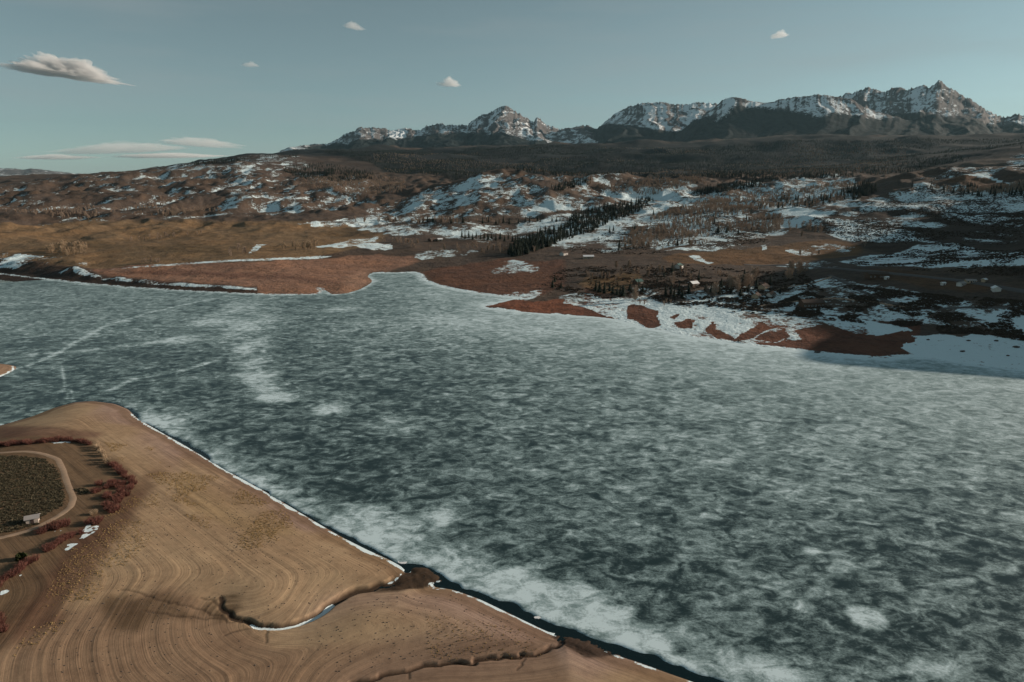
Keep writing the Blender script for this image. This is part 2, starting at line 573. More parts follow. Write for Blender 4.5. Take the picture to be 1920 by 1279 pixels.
# ------------------------------------------------------------------ near shore
NF = Field(-50, 26, 640, 118, 470, 560)
X, Y = NF.X, NF.Y
sd = signed(near_line[::2], near_poly, X, Y)
dc, sc_ = dist_line(creek_w[::2], X, Y, along=True)
dg, sg_ = dist_line(gully_w[::2], X, Y, along=True)
dc0, sc0 = dist_line(creek_0[::3], X, Y, along=True); dg0, sg0 = dist_line(gully_0[::3], X, Y, along=True)
sc0 = blur(blur(sc0, 40, 0), 40, 1); sg0 = blur(blur(sg0, 40, 0), 40, 1)
deff = np.minimum(sd, np.minimum(dc0 + 0.14 * sc0 + 0.004 * sc0 ** 2 + 1.6, dg0 + 0.10 * sg0 + 3.0))
deff = np.where(sd > 0, deff, sd)
deffs = blur(blur(deff, 140, 0), 140, 1)
k = sstep(2, 22, deff)
deffm = deff * (1 - k) + deffs * k
zn = np.where(deffm > 0, 11.0 * (1 - np.exp(-np.maximum(deffm, 0) / 75.0)), deffm * 0.22)
ripple = fbm(deffm * 0.5 + 0.6 * fbm(X * 0.03, Y * 0.03, 3, 8), X * 0.012 + Y * 0.009, 3, 31)
zn = zn + np.where(deffm > 0, 0.10 * ripple * sstep(0.5, 6, deffm), 0) + 0.35 * fbm(X * 0.03, Y * 0.03, 4, 5) * sstep(4, 25, deffm)
cut = np.zeros_like(zn)
wc = 0.50 + 0.62 * sstep(75, 25, sc_)
cut = np.maximum(cut, (1.1 * sstep(1.9 * wc, 0.75 * wc, dc)) * sstep(4, 20, sc_) * sstep(80, 42, sc_))
cut = np.maximum(cut, 0.7 * sstep(1.1, 0.3, dg))
for a in arms_w:
    da = dist_line(a[::2], X, Y)
    cut = np.maximum(cut, 0.12 * sstep(0.45, 0.1, da))
zn = np.where(sd > 0, np.maximum(zn - cut, np.minimum(zn, 0.08)), zn) - 0.19
dmud = inside(lake([(690, 1115), (760, 1068), (772, 1050), (845, 1060), (850, 1100), (790, 1106)]), X, Y) | inside(lake([(1030, 1196), (1052, 1178), (1120, 1196), (1170, 1230), (1090, 1232)]), X, Y)
zn = np.where(dmud & (sd > -3), np.minimum(zn, 0.25) + 0.30 * fbm(X / 3.0, Y / 2.2, 4, 58, 0.6) - 0.06, zn)
NF.Z = zn
NF.sd, NF.deff = sd, deffm
def nmask(pts, soft=0.0, warp=1.5, seed=40):
    wx = X + warp * fbm(X * 0.12, Y * 0.12, 4, seed); wy = Y + warp * fbm(X * 0.12 + 40, Y * 0.12, 4, seed + 3)
    m = inside(NF.poly(pts), wx, wy).astype(float)
    if soft:
        m = blur(blur(m, soft, 0), soft, 1)
    return m
g = np.empty(X.shape + (3,))
g[:] = (0.40, 0.287, 0.178)
def tint(m, c):
    global g
    g = g * (1 - m[..., None]) + np.array(c) * m[..., None]
tint(sstep(24, 5, deffm) * sstep(0.35, 0.6, vnoise(X * 0.03, Y * 0.03, 77)), (0.36, 0.255, 0.20))                    # pale pink gravel near the water
tint(nmask([(-400, 1100), (60, 1170), (330, 1100), (520, 1215), (760, 1200), (1030, 1200), (1080, 1300), (500, 1500), (-400, 1500)], 25) * 0.75, (0.25, 0.165, 0.108))
tint(nmask([(-400, 1500), (-400, 850), (0, 800), (60, 812), (150, 815), (190, 835), (240, 880), (262, 915), (258, 950), (215, 985), (205, 1010), (130, 1060), (100, 1130), (40, 1190), (0, 1240), (-100, 1300)], 24, 4.0) * 0.85, (0.125, 0.080, 0.046))  # brown soil of the old bank
tint(nmask([(150, 990), (205, 985), (235, 930), (262, 905), (282, 880), (300, 885), (270, 935), (235, 1000), (190, 1050), (150, 1110), (100, 1170), (40, 1215), (40, 1170), (90, 1080)], 22, 4.0) * 0.8, (0.125, 0.066, 0.042))
tint(nmask([(0, 800), (60, 800), (130, 805), (195, 812), (180, 822), (100, 818), (0, 822)], 5) * 0.7, (0.16, 0.085, 0.06))
tint(nmask([(340, 850), (420, 890), (520, 960), (560, 1000), (480, 1010), (420, 985), (360, 960), (330, 900)], 18) * 0.5, (0.34, 0.24, 0.12))       # straw yellow grass stubble
wet = np.maximum(nmask([(185, 1185), (195, 1150), (225, 1110), (250, 1112), (262, 1130), (310, 1120), (345, 1145), (360, 1165), (300, 1172), (240, 1178)], 12, 5.0),
                 nmask([(375, 1150), (400, 1125), (440, 1110), (446, 1140), (440, 1165), (418, 1170)], 9, 3.0))
tint(np.clip(wet * (0.70 + 0.6 * fbm(deffm * 1.2, X * 0.02, 3, 9)), 0, 0.8), (0.095, 0.062, 0.034))
mud_shade = np.maximum(nmask([(700, 1112), (765, 1070), (775, 1055), (835, 1070), (840, 1095), (800, 1102), (740, 1110)], 3), nmask([(1035, 1190), (1060, 1180), (1115, 1200), (1160, 1228), (1100, 1235), (1050, 1215)], 3))
mud_shade = np.maximum(mud_shade, sstep(1.9 * wc, 0.8 * wc, dc))
mud_shade = np.maximum(mud_shade, sstep(0.9, 0.3, dg))
for a in arms_w:
    mud_shade = np.maximum(mud_shade, 0.55 * sstep(0.6, 0.15, dist_line(a[::2], X, Y)))
tint(mud_shade * 0.92, (0.042, 0.026, 0.017))  # mud, with the channel's shadow painted dark into the creek bed
tint(sstep(7.0, 3.5, sd + 2.0 * fbm(X / 9, Y / 9, 3, 59)) * sstep(0.2, 1.0, sd) * 0.55 * (1 - mud_shade), (0.19, 0.115, 0.062))
nsnow = np.full(X.shape, -1.0)
nsnow = np.maximum(nsnow, -1 + 1.8 * sstep(1.25, 0.7, dc / wc) * sstep(24, 30, sc_) * sstep(62, 52, sc_))
rw = 1.0 + 1.1 * fbm(X / 7, Y / 7, 4, 47)
rim = (sstep(1.0 + rw, 0.3 + rw, sd) * sstep(-0.8, 0.2, sd))
rim_ok = np.maximum(nmask([(225, 745), (300, 780), (770, 1030), (775, 1085), (740, 1075), (250, 800)], 1, 0), nmask([(795, 1090), (860, 1090), (1045, 1170), (1045, 1200), (900, 1140), (795, 1110)], 1, 0))
rim_ok = np.maximum(rim_ok, 0.75 * nmask([(1130, 1205), (1250, 1250), (1450, 1310), (1450, 1345), (1250, 1280), (1130, 1230)], 1, 0))
nsnow = np.maximum(nsnow, -1 + 1.85 * rim * rim_ok * (0.92 + 0.40 * fbm(X / 4.0, Y / 4.0, 4, 48)))
for p in ([(163, 983), (175, 985), (190, 987), (189, 996), (172, 1003), (165, 1008), (160, 1013), (153, 1009)], [(112, 1032), (122, 1020), (135, 1018), (158, 1018), (140, 1024), (125, 1034), (114, 1034)],
          [(33, 1080), (45, 1075), (48, 1079), (40, 1083)], [(46, 1073), (56, 1066), (60, 1069), (52, 1074)], [(8, 1123), (20, 1117), (28, 1121), (20, 1128), (10, 1128)], [(-10, 1108), (14, 1104), (6, 1115), (-10, 1122)],
          [(10, 1098), (30, 1090), (28, 1094), (12, 1101)], [(98, 996), (130, 992), (125, 996), (100, 999)], [(33, 1053), (42, 1051), (42, 1054), (34, 1055)], [(68, 1045), (78, 1042), (77, 1046), (70, 1048)],
          [(95, 829), (137, 827), (135, 832), (97, 833)], [(205, 920), (216, 917), (214, 923)], [(150, 1010), (163, 1006), (158, 1012), (148, 1015)],
          [(686, 1108), (700, 1101), (715, 1097), (712, 1102), (692, 1109)], [(722, 1094), (745, 1082), (757, 1072), (757, 1080), (738, 1093), (724, 1097)]):
    nsnow = np.maximum(nsnow, -1 + (1.65 + 0.8 * fbm(X / 1.6, Y / 1.6, 3, 49)) * nmask(p, 1, 1.6))
me, used = mesh_grid('near_shore', X, Y, NF.Z, keep=(NF.Z > -1.6))
set_attr(me, 'ground', g, used); set_attr(me, 'snow', nsnow, used); set_attr(me, 'contour', deffm, used)
me.materials.append(M['sand'])
tag(link('near_shore', me), kind='structure')

# the small spit that enters at the left edge
sp = Field(-60, -34, 90, 300, 560, 120)
spit_line = lake([(-330, 640), (-150, 662), (-50, 676), (0, 682), (22, 685), (32, 688), (30, 693), (18, 700), (0, 708), (-60, 735), (-200, 780), (-420, 850)])
si = inside(spit_line, sp.X, sp.Y); sdl = dist_line(spit_line, sp.X, sp.Y); ssd = np.where(si, sdl, -sdl)
sp.Z = np.where(ssd > 0, 5 * (1 - np.exp(-np.maximum(ssd, 0) / 20.0)), ssd * 0.2) - 0.1
me, used = mesh_grid('sand_spit', sp.X, sp.Y, sp.Z, keep=sp.Z > -1.0)
gg = np.empty(sp.X.shape + (3,)); gg[:] = (0.32, 0.22, 0.15)
set_attr(me, 'ground', gg, used); set_attr(me, 'snow', -1 + 2.0 * sstep(3.2, 1.5, ssd) * sstep(-1, 0.2, ssd) * (sp.Y < at_z(30, 690)[1] + 3), used); set_attr(me, 'contour', ssd, used)
me.materials.append(M['sand'])
tag(link('sand_spit', me), kind='structure')

# ------------------------------------------------------------------ far shore and hills
PXC = [-900, -400, 0, 240, 480, 720, 960, 1200, 1440, 1680, 1920, 2320, 2900, 3300]
TABLE = [  # distance, heights, roughness amplitude
    (430,  [0, 0, 0, 0, 0, 0, 0, 0, 2, 3, 5, 3, 6, 4], 0.3),
    (500,  [1, 1, 1, 1, 1, 1, 1, 1, 3, 7, 12, 7, 14, 8], 0.6),
    (600,  [3, 2, 2, 2, 2, 2, 2, 4, 8, 13, 22, 18, 28, 15], 0.9),
    (700,  [8, 8, 8, 6, 3, 3, 4, 7, 11, 18, 28, 60, 42, 22], 1.1),
    (800,  [13, 13, 12, 8, 5, 4, 6, 10, 12, 28, 43, 105, 66, 30], 1.3),
    (880,  [16, 15, 13, 10, 7, 5, 7, 11, 13, 25, 40, 110, 78, 36], 1.5),
    (1000, [20, 18, 15, 13, 11, 7, 9, 13, 16, 24, 34, 138, 98, 46], 2.0),
    (1200, [26, 23, 18, 18, 15, 10, 12, 17, 24, 38, 55, 186, 165, 80], 3.0),
    (1500, [32, 30, 25, 26, 24, 20, 27, 33, 46, 66, 84, 215, 230, 110], 10),
    (1800, [40, 38, 38, 37, 34, 36, 66, 60, 60, 106, 126, 215, 260, 150], 15),
    (2200, [50, 48, 50, 54, 56, 74, 118, 106, 82, 104, 122, 220, 280, 180], 19),
    (2700, [66, 64, 64, 84, 100, 86, 104, 100, 92, 96, 119, 215, 280, 200], 20),
    (3500, [78, 78, 80, 135, 178, 116, 98, 105, 108, 114, 150, 230, 285, 230], 24),
    (4200, [82, 82, 84, 124, 164, 140, 116, 122, 128, 170, 270, 330, 340, 340], 22),
    (5500, [82, 82, 84, 122, 255, 250, 210, 210, 210, 230, 280, 330, 340, 340], 26),
    (7000, [70, 70, 70, 112, 290, 395, 405, 440, 462, 455, 430, 420, 420, 420], 30),
    (9500, [60, 60, 70, 140, 300, 400, 440, 480, 520, 520, 480, 450, 430, 430], 30),
]
FF = Field(-50, 62, 800, 415, 9500, 600, (1150, 0.55))
az_c = np.array([az_of(p) for p in PXC])
rows = np.array([np.interp(FF.A[:, 0], az_c, r[1]) for r in TABLE])           # (k, nA)
rows = blur(rows, 60, 1)
lk = np.log([r[0] for r in TABLE])
X, Y, D = FF.X, FF.Y, FF.D
zc = np.empty(X.shape)
for j in range(FF.nR):
    l = FF.L[0, j]
    q = int(np.clip(np.searchsorted(lk, l) - 1, 0, len(lk) - 2))
    f = np.clip((l - lk[q]) / (lk[q + 1] - lk[q]), 0, 1)
    zc[:, j] = rows[q] * (1 - f) + rows[q + 1] * f
zc = blur(zc, 25, 1)
amp = np.interp(FF.L[0], lk, [r[2] for r in TABLE])[None, :]
lam = np.interp(D, [400, 1000, 2000, 4000, 9000], [110, 180, 300, 480, 900])
hills = fbm(X / 320, Y / 380, 5, 61, 0.5) * 1.0 + 0.6 * fbm(X / 150 + 9, Y / 190, 4, 62, 0.55, True) + 0.30 * fbm(X / 62, Y / 95, 4, 66, 0.55, True)
hills_far = fbm(X / 900, Y / 900, 5, 63, 0.52, True) - 0.15 + 0.4 * fbm(X / 260, Y / 260, 3, 64)
w = sstep(2600, 4200, D)
zc = zc + amp * 1.5 * (hills * (1 - w) + hills_far * w)
sub = D[0] < 1500
far_sd = np.full(X.shape, 900.0)
Xs, Ys = X[:, sub], Y[:, sub]
far_sd[:, sub] = signed(far_line, far_poly, Xs, Ys)
pxa = np.interp(FF.A[:, 0], az_c, PXC)[:, None] + 0 * D                        # photo column of a bearing
bank_h = np.interp(pxa, [-400, 0, 130, 170, 430, 500, 900, 1500, 1700, 1760, 1920, 2300], [12, 11, 9, 5.0, 3.2, 1.5, 0.8, 1.0, 1.5, 3, 4, 6]) * (1 + 0.5 * fbm(X / 28, Y / 28, 3, 77))
bank_w = np.interp(pxa, [-400, 130, 170, 450, 500, 900, 2300], [40, 36, 24, 20, 30, 30, 45])
bw = sstep(0, 1, far_sd / bank_w)
low = bank_h * bw
blend = sstep(0, 190, far_sd)
zf = np.where(far_sd > 0, np.maximum(low, 0) * (1 - blend) + np.maximum(zc, low * 0.9) * blend + 0.012 * np.minimum(np.maximum(far_sd, 0), 80), far_sd * 0.15)
FF.Z = np.where(far_sd < -25, -3, zf) + 0.02
FF.sd = far_sd

dzdr = np.gradient(FF.Z, axis=1) / np.gradient(D, axis=1)
dzda = np.gradient(FF.Z, axis=0) / (D * (FF.A[1, 0] - FF.A[0, 0]))
sa, ca = np.sin(FF.A), np.cos(FF.A)
gx = dzdr * sa + dzda * ca
gy = dzdr * ca - dzda * sa
nl = np.sqrt(1 + gx * gx + gy * gy)
lit = (-gx * SUN_DIR.x - gy * SUN_DIR.y + SUN_DIR.z) / nl                      # how sunny an aspect is: decides where snow has melted
conc = blur(blur(FF.Z, 8, 0), 8, 1) - FF.Z                                      # hollows keep snow

wxx = X + D * 0.010 * fbm(X / (D * 0.035), Y / (D * 0.05), 4, 70)
wyy = Y + D * 0.030 * fbm(X / (D * 0.035) + 50, Y / (D * 0.05), 4, 71)
def fmask(pts, soft=0, warp=True):
    m = inside(FF.poly(pts), wxx if warp else X, wyy if warp else Y).astype(float)
    if soft:
        m = blur(blur(m, soft, 0), soft, 1)
    return m
g = np.empty(X.shape + (3,)); g[:] = (0.102, 0.076, 0.059)
hz_ = fbm(X / 240, Y / 240, 4, 90)
tint(sstep(0.0, 0.3, hz_) * 0.5, (0.085, 0.058, 0.040))
tint(fmask([(-500, 425), (200, 417), (480, 415), (700, 425), (735, 440), (690, 462), (600, 480), (480, 488), (300, 497), (150, 508), (60, 505), (-500, 495)], 3), (0.225, 0.150, 0.082))
tint(fmask([(60, 470), (130, 452), (200, 455), (240, 462), (180, 470)], 3) * 0.6, (0.10, 0.07, 0.035))
tint(fmask([(250, 468), (330, 458), (400, 462), (420, 474), (330, 478)], 3) * 0.6, (0.10, 0.07, 0.035))
tint(fmask([(600, 440), (640, 427), (700, 430), (716, 440), (660, 447)], 3) * 0.7, (0.09, 0.06, 0.03))
tint(fmask([(1240, 482), (1330, 468), (1440, 460), (1560, 450), (1640, 462), (1630, 480), (1520, 490), (1400, 494), (1260, 493)], 2), (0.175, 0.10, 0.048))
tint(fmask([(1640, 505), (1700, 512), (1800, 525), (1880, 540), (1850, 552), (1750, 545), (1680, 530), (1640, 525)], 2), (0.13, 0.075, 0.042))
tint(fmask([(1080, 535), (1100, 520), (1180, 512), (1210, 520), (1190, 545), (1110, 548)], 2), (0.19, 0.12, 0.06))
tint(fmask([(150, 511), (200, 506), (330, 497), (480, 490), (600, 484), (720, 477), (775, 480), (785, 490), (745, 505), (690, 512), (702, 528), (650, 556), (480, 556), (330, 542), (200, 528)], 2), (0.30, 0.172, 0.115))
tint(fmask([(180, 520), (300, 508), (480, 512), (600, 520), (640, 528), (560, 524), (400, 518)], 4) * 0.45, (0.13, 0.055, 0.038))
tint(fmask([(640, 520), (690, 505), (702, 528), (650, 556), (612, 556), (640, 540)], 3) * 0.7, (0.36, 0.22, 0.15))
tint(fmask([(790, 512), (850, 500), (930, 485), (1060, 490), (1060, 540), (960, 562), (880, 552), (820, 540)], 3), (0.15, 0.075, 0.048))
tint(fmask([(900, 574), (960, 562), (1060, 565), (1160, 596), (1000, 592)], 1), (0.21, 0.085, 0.05))
tint(sstep(95, 60, far_sd) * (pxa > 1100) * (pxa < 1760), (0.15, 0.065, 0.040))
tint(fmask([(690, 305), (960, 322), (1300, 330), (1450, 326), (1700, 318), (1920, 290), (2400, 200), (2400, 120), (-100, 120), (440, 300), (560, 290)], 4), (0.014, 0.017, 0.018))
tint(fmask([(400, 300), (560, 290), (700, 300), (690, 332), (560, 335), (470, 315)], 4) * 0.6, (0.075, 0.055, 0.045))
tint(fmask([(1500, 405), (1640, 380), (1740, 345), (1920, 345), (2600, 330), (2600, 520), (1920, 520), (1620, 460), (1520, 430)], 3), (0.060, 0.044, 0.033))
tint(fmask([(1780, 342), (1840, 330), (2000, 330), (2000, 343)], 1) * 0.8, (0.16, 0.09, 0.05))
bankm = sstep(bank_w * 1.5, bank_w * 0.9, far_sd) * (pxa < 470)
tint(bankm * 0.9, (0.055, 0.038, 0.030))

snow = np.full(X.shape, -0.9)
asp = np.clip((0.25 - lit) * 1.1, -0.55, 0.6) + np.clip(conc / (amp * 0.10 + 0.3), -1, 1) * 0.32
streak = 0.95 * fbm(X / 60, Y / 150, 5, 95, 0.6) + 0.6 * fbm(X / 22, Y / 60, 3, 96)
def snowy(w, pts, soft=3, use=1.0, st=1.0, warp=True):
    global snow
    m = fmask(pts, soft, warp)
    snow = np.maximum(snow, (w + use * asp + st * streak) * m + (-0.9) * (1 - m))
snowy(0.02, [(-400, 430), (0, 420), (300, 412), (560, 400), (700, 390), (760, 345), (560, 300), (300, 312), (0, 345), (-400, 350)], 4)            # left slopes, scattered drifts
snowy(0.40, [(225, 345), (240, 325), (300, 316), (400, 306), (410, 330), (360, 348), (270, 352)])
snowy(0.36, [(440, 302), (500, 290), (580, 296), (600, 312), (540, 330), (470, 332), (430, 325)])
snowy(0.30, [(380, 360), (430, 332), (520, 330), (700, 345), (690, 372), (560, 392), (470, 385)])
snowy(0.36, [(640, 410), (700, 385), (820, 350), (960, 328), (1100, 330), (1300, 338), (1320, 360), (1220, 385), (1100, 400), (900, 410), (700, 420)])
snowy(0.52, [(1060, 372), (1120, 350), (1200, 345), (1300, 342), (1320, 352), (1240, 372), (1140, 380)], 3)
snowy(0.46, [(960, 418), (1100, 400), (1220, 385), (1320, 352), (1450, 345), (1620, 345), (1640, 380), (1540, 410), (1460, 440), (1380, 452), (1180, 472), (1060, 470), (960, 440)], 3)
snowy(0.42, [(1320, 345), (1440, 335), (1600, 330), (1640, 345), (1560, 385), (1430, 380)], 3)
snowy(0.30, [(650, 432), (740, 418), (860, 415), (960, 425), (1000, 445), (900, 455), (820, 445), (730, 440)], 2)
snowy(0.70, [(715, 437), (770, 430), (860, 430), (930, 440), (840, 444), (760, 443)], 1)
snowy(0.85, [(655, 462), (690, 456), (745, 457), (748, 466), (700, 470)], 0, 0, 0.3)
snowy(0.55, [(600, 462), (650, 450), (715, 442), (700, 456), (640, 466)], 1, 0.3)
snowy(0.45, [(770, 476), (830, 470), (900, 470), (870, 480), (800, 490), (775, 484)], 1, 0, 1.2)
snowy(0.02, [(880, 500), (960, 488), (1020, 492), (1000, 512), (920, 516)], 1, 0, 1.5)
snowy(0.80, [(150, 506), (300, 496), (480, 486), (600, 480), (622, 481), (600, 486), (480, 490), (300, 500), (200, 507)], 0, 0, 0.5, False)
snowy(0.7, [(470, 473), (490, 458), (506, 457), (495, 466), (478, 474)], 0, 0, 0.4)
snowy(0.5, [(560, 418), (640, 410), (760, 412), (800, 418), (700, 424), (600, 424)], 0, 0.4)
snowy(0.35, [(1240, 470), (1350, 455), (1440, 452), (1430, 460), (1330, 468)], 0, 0)
snowy(0.9, [(1292, 480), (1312, 478), (1325, 486), (1342, 488), (1330, 492), (1305, 488)], 0, 0, 0.2)
snowy(0.8, [(1416, 458), (1428, 455), (1432, 466), (1420, 468)], 0, 0, 0.3)
snowy(0.35, [(1460, 468), (1560, 458), (1620, 465), (1600, 478), (1500, 480)], 0, 0, 1.2)
snowy(0.60, [(1660, 395), (1700, 352), (1760, 343), (1920, 345), (2300, 350), (2300, 400), (1920, 395), (1780, 402), (1700, 402)], 4, 0.4, 0.5)
snowy(0.38, [(1560, 400), (1680, 358), (1720, 345), (1780, 345), (1680, 400), (1600, 410)], 2, 0.4, 1.0)
snowy(0.24, [(1500, 420), (1700, 405), (1920, 400), (2300, 400), (2300, 470), (1920, 455), (1600, 455)], 3, 0.3, 1.6)
snowy(0.75, [(1580, 492), (1660, 478), (1740, 460), (1800, 457), (1920, 470), (2300, 470), (2300, 510), (1920, 498), (1720, 505), (1620, 500)], 2, 0.3, 0.6)
snowy(0.35, [(1440, 498), (1560, 490), (1600, 500), (1520, 506)], 1, 0)
snowy(0.95, [(1815, 332), (1840, 327), (1990, 327), (1990, 333), (1850, 335)], 0, 0, 0.1)
snowy(0.40, [(1700, 340), (1780, 320), (1900, 290), (2100, 270), (2100, 300), (1920, 318), (1820, 335)], 3, 0.3, 1.2)
snowy(0.72, [(1480, 535), (1560, 520), (1700, 545), (1800, 560), (1920, 565), (2300, 560), (2300, 640), (1920, 632), (1700, 612), (1560, 595), (1440, 580)], 3, 0.2, 1.0)
snowy(0.66, [(1120, 560), (1250, 530), (1420, 530), (1520, 560), (1480, 590), (1300, 575)], 3, 0.2, 1.2)
snowy(0.88, [(1040, 560), (1080, 550), (1180, 560), (1300, 565), (1500, 590), (1640, 605), (1720, 622), (1700, 640), (1500, 640), (1380, 640), (1200, 614), (1130, 590), (1060, 580)], 1, 0, 1.0)
snowy(1.1, [(1700, 632), (1800, 630), (1920, 636), (2300, 650), (2300, 760), (1920, 700), (1760, 680), (1690, 660)], 1, 0, 0.35)
snowy(0.40, [(920, 560), (960, 548), (1020, 535), (1020, 548), (975, 566)], 1, 0, 1.0)
snow = np.maximum(snow, -0.9 + 1.9 * sstep(9, 3, np.abs(far_sd - 1)) * (pxa > 690))
snow = np.maximum(snow, -0.9 + 1.6 * sstep(5, 2, np.abs(far_sd - 1)) * (pxa < 600))
snow = np.maximum(snow, -0.9 + (1.55 + 0.9 * fbm(X / 20, Y / 14, 3, 78)) * sstep(bank_w * 0.45, bank_w * 0.6, far_sd) * sstep(bank_w * 1.15, bank_w * 0.9, far_sd) * (pxa > 120) * (pxa < 470))
snow = np.where((pxa < 150) & (far_sd < 75) & (far_sd > 14), np.maximum(snow, 0.15 + 1.6 * streak), snow)
# bare patches of red sand in the snowy shore
def bare(pts, warp=True):
    global snow
    m = fmask(pts, 0, warp); snow = np.where(m > 0.5, -0.8, snow)
bare([(900, 575), (960, 563), (1030, 562), (1055, 572), (1150, 592), (1160, 600), (1060, 594), (960, 582)])
bare([(1188, 578), (1210, 574), (1232, 580), (1228, 590), (1240, 608), (1215, 612), (1186, 602)])
bare([(1268, 606), (1290, 598), (1302, 600), (1298, 616), (1275, 614)])
bare([(1258, 596), (1278, 588), (1270, 599)])
bare([(1322, 612), (1340, 598), (1346, 615), (1372, 628), (1420, 600), (1440, 612), (1395, 632), (1350, 632)])
bare([(1405, 632), (1430, 620), (1470, 618), (1482, 632), (1450, 638)])
bare([(1490, 620), (1560, 612), (1620, 632), (1700, 628), (1722, 636), (1700, 662), (1600, 664), (1520, 652)])

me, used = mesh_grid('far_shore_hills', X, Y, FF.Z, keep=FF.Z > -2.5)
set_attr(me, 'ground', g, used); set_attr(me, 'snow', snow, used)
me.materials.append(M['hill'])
tag(link('far_shore_hills', me), kind='structure')

# ------------------------------------------------------------------ frozen lake
IF = Field(-54, 54, 640, 105, 980, 470)
X, Y, D = IF.X, IF.Y, IF.D
ICE_EDGE = [(-420, 903), (-200, 848), (-60, 810), (0, 796), (60, 779), (100, 763), (140, 752), (175, 750), (215, 754), (240, 761), (259, 772), (268, 788), (300, 803), (345, 824), (372, 838), (392, 850), (400, 864),
            (440, 886), (490, 913), (540, 941), (590, 968), (640, 994), (690, 1020), (730, 1042), (758, 1052), (776, 1054), (800, 1056), (826, 1066), (840, 1080), (870, 1096), (920, 1114), (960, 1128), (1010, 1150),
            (1060, 1169), (1110, 1184), (1140, 1200), (1200, 1214), (1240, 1231), (1300, 1252), (1360, 1274), (1440, 1305), (1560, 1360), (1700, 1440)]
ice_line = wobble_line(resample(lake(ICE_EDGE), 0.8), 1.3, 0.22, 51)
ice_land = np.vstack([ice_line, [(60, 60), (-500, 60)]])
isd = -signed(ice_line[::2], ice_land, X, Y) + 0.7 + 0.9 * fbm(X / 6.0, Y / 6.0, 3, 52)
IF.Z = np.where(isd > 0, 0.0, np.maximum(isd * 0.45, -1.2))
frost = 0.46 + 0.14 * fbm(X / 90, Y / 90, 4, 81)
frost = frost + 0.38 * sstep(-60, 240, X + 0.25 * (Y - 300)) * sstep(130, 400, Y) + 0.27 * sstep(360, 600, Y) * (0.35 + 0.65 * sstep(-220, -20, X)) - 0.10 * sstep(40, -120, X) * sstep(560, 420, Y)  # whiter ice to the right and far, sky glare painted in with it
frost = frost - 0.10 * sstep(330, 180, Y)
mnear = np.exp(-(np.maximum(isd, 0) / 11.0) ** 2) * (0.62 + 0.55 * sstep(-0.25, 0.4, fbm(X / 16, Y / 16, 4, 83))) * sstep(-230, -195, X)
frost = frost + 0.66 * mnear * (0.9 + 0.7 * fbm(X / 5, Y / 5, 3, 84))
def blob(cx, cy, rx, ry, w, hard=1.0):
    global frost
    c = np.array(at_z(cx, cy)); ex = at_z(cx + rx, cy)[0] - c[0]; ey = at_z(cx, cy - ry)[1] - c[1]
    wx = X + ex * 0.35 * fbm(X / ex, Y / ex, 4, 85); wy = Y + ey * 0.35 * fbm(X / ex + 8, Y / ex, 4, 86)
    q = ((wx - c[0]) / ex) ** 2 + ((wy - c[1]) / ey) ** 2
    frost = frost + 1.9 * w * np.exp(-q ** hard)
for b in ((1625, 1156, 34, 21, 0.75, 2.0), (1520, 1032, 16, 7, 0.6, 1.5), (1503, 1137, 20, 9, 0.35), (1590, 1062, 18, 12, 0.2), (615, 769, 34, 10, 0.6, 1.3), (520, 746, 36, 10, 0.65, 1.2), (495, 728, 30, 9, 0.5), (485, 706, 32, 12, 0.55),
          (478, 680, 26, 14, 0.35), (470, 650, 28, 18, 0.35), (462, 615, 34, 20, 0.30), (450, 580, 45, 20, 0.22), (825, 968, 24, 20, 0.40), (855, 1056, 46, 24, 0.45), (960, 1090, 48, 30, 0.60, 1.3), (1075, 1130, 66, 36, 0.55), (1140, 1155, 32, 20, 0.45),
          (740, 1000, 80, 32, 0.42), (700, 965, 60, 22, 0.3), (1180, 1200, 50, 18, 0.40), (1440, 1255, 60, 26, 0.3), (1740, 1255, 70, 20, 0.3), (390, 605, 28, 5, 0.45), (330, 640, 50, 6, 0.3), (640, 580, 30, 5, 0.25), (735, 800, 40, 14, 0.18),
          (330, 790, 60, 16, 0.28), (870, 600, 80, 10, 0.12), (1000, 620, 110, 14, 0.10)):
    blob(*b)
def crack(pts, wid, w):
    global frost
    l = wobble_line(resample(lake(pts), 2.5), 1.6, 0.12, 57)
    m = dist_half(l, X, Y)
    frost = frost + 1.3 * w * np.exp(-(m / wid) ** 2)
